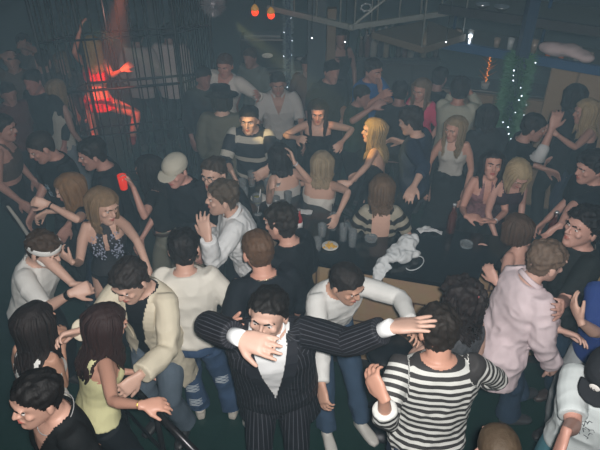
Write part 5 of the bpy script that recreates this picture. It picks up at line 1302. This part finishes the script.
# bottles on the back bar
cols = [(60, 44, 34), (38, 62, 50), (120, 110, 90), (46, 46, 58), (130, 130, 126), (84, 50, 40)]
CN = ['brown', 'dark green', 'straw coloured', 'blue grey', 'pale grey', 'reddish brown']; HN = ['short', 'middle sized', 'tall']
WL = ['left third', 'middle', 'right third']
for row in range(2):
    for k in range(13):
        x = 362 + k * 6.1; a0 = D(358, 62, 1.05); a1 = D(440, 62, 1.05); p = a0 + (a1 - a0) * ((k + .5) / 13) + np.array([0, .12 + .17 * row, 0]); p[2] = 1.081
        rr_ = empty('liquor_bottle', tuple(map(float, p)), '%s %s liquor bottle in the back bar %s row, %s' % (HN[(k * 7) % 3], CN[(k * 5 + row) % 6], ('front', 'rear')[row], WL[min(2, k * 3 // 13)]), 'bottle', 'bottles on the back bar')
        s_ = 1.1 + .25 * row + .12 * ((k * 7) % 3); e = MB(); e.lathe(p, [(.03 * s_, 0), (.034 * s_, .005), (.034 * s_, .15 * s_), (.014 * s_, .19 * s_), (.013 * s_, .23 * s_)], 12); e.build('glass_body', mat('bottle_glass', cols[(k * 5 + row) % 6], .15, spec=.8), rr_)
        e = MB(); e.lathe(p, [(.015 * s_, .228 * s_), (.015 * s_, .255 * s_)], 10); e.build('bottle_cap', mat('cap_metal', (150, 150, 148), .3, metal=.6), rr_)
# copper twig tree
p = D(486, 91, 1.08) + [0, .08, 0]; p[2] = 1.082; r = empty('twig_tree', tuple(map(float, p)), 'small copper twig tree glowing orange in a white pot', 'decorative tree')
e = MB(); e.lathe(p, [(.04, 0), (.055, .08), (.05, .08), (0, .07)], 16); e.build('pot', mat('pot_white', (150, 156, 156), .5), r)
e = MB(); g = np.random.default_rng(6); e.limb([p + [0, 0, .06], p + [.005, 0, .3], p + [0, 0, .66]], [.008, .006, .003], seg=6)
for k in range(46):
    z = .10 + .52 * k / 46; a = g.uniform(0, 6.28); l = .11 * (1 - .5 * k / 46); d = np.array([math.cos(a), math.sin(a), .7]); e.limb([p + [0, 0, z], p + [0, 0, z] + d * l * .5, p + [0, 0, z] + d * l], [.004, .003, .002], seg=5)
e.build('twigs', mat('copper_wire', (190, 120, 50), .35, metal=.6), r)
e = MB()
for k in range(22): z = .10 + .5 * k / 22; e.ell(p + [math.sin(k * 2.4) * .012, -.012, z], [.007] * 3, 6, 4)
e.build('warm_lights', mat('lamp_amber', (255, 160, 60), .4, emit=(255, 150, 50), estr=1.4), r)
# red lamps and the tinsel ball
for k, (x, y) in enumerate(((255, 12), (271, 15))):
    p = P(x, y, 2.15); r = empty('pendant_lamp', tuple(map(float, p)), 'small red glowing lamp hanging over the back, the %s of two' % ('left', 'right')[k], 'lamp')
    e = MB(); e.ell(p, [.038, .038, .042], 14, 9); e.build('bulb', mat('lamp_red', (255, 60, 20), .4, emit=(255, 55, 18), estr=2.2), r)
    e = MB(); e.lathe(p + [0, 0, .02], [(.04, .0), (.043, .015), (.025, .045), (.01, .06)], 16); e.build('lamp_shade', mat('amber_shade', (150, 130, 70), .4, emit=(190, 130, 40), estr=.35), r)
    e = MB(); e.tube([p + [0, 0, .09], p + [0, 0, 1.1]], .004, None, None, None, 6); e.build('cord', mat('black_cord', (20, 20, 22), .6), r)
p = P(213, 4, 2.25); r = empty('tinsel_ball', tuple(map(float, p)), 'large fuzzy silver tinsel ball hanging at the top left of centre', 'ornament')
e = MB(); g = np.random.default_rng(9); e.ell(p, [.06, .06, .06])
for k in range(420):
    d = nrm(g.normal(size=3)); s_ = nrm(np.cross(d, [.1, .2, 1])) * .006; e.add([p + d * .05 - s_, p + d * .05 + s_, p + d * g.uniform(.13, .17), p + d * .08 + np.cross(d, s_)], [(0, 1, 2), (1, 3, 2), (3, 0, 2), (0, 3, 1)])
e.build('tinsel', mat('silver_tinsel', (150, 150, 158), .35, metal=.4), r, smooth=False)
e = MB(); e.tube([p, p + [0, 0, 1.]], .004, None, None, None, 6); e.build('cord', mat('black_cord', (20, 20, 22), .6), r)
# scattered string lights hanging near the canopy
for k, (x, y, z) in enumerate(((312, 38, 2.0), (345, 42, 1.9), (446, 42, 2.0))):
    p = P(x, y, z); r = empty('hanging_light', tuple(map(float, p)), 'x', 'light'); e = MB(); e.tube([p, p + [0, 0, 1.2]], .003, None, None, None, 5); e.build('wire', mat('black_cord', (20, 20, 22), .6), r); e = MB(); led(e, p, .008); e.build('bulb', LED, r); tag(r, ('tiny white light hanging under the canopy left corner', 'tiny white light hanging below the middle of the canopy', 'tiny white light hanging at the left end of the rack')[k], 'light')
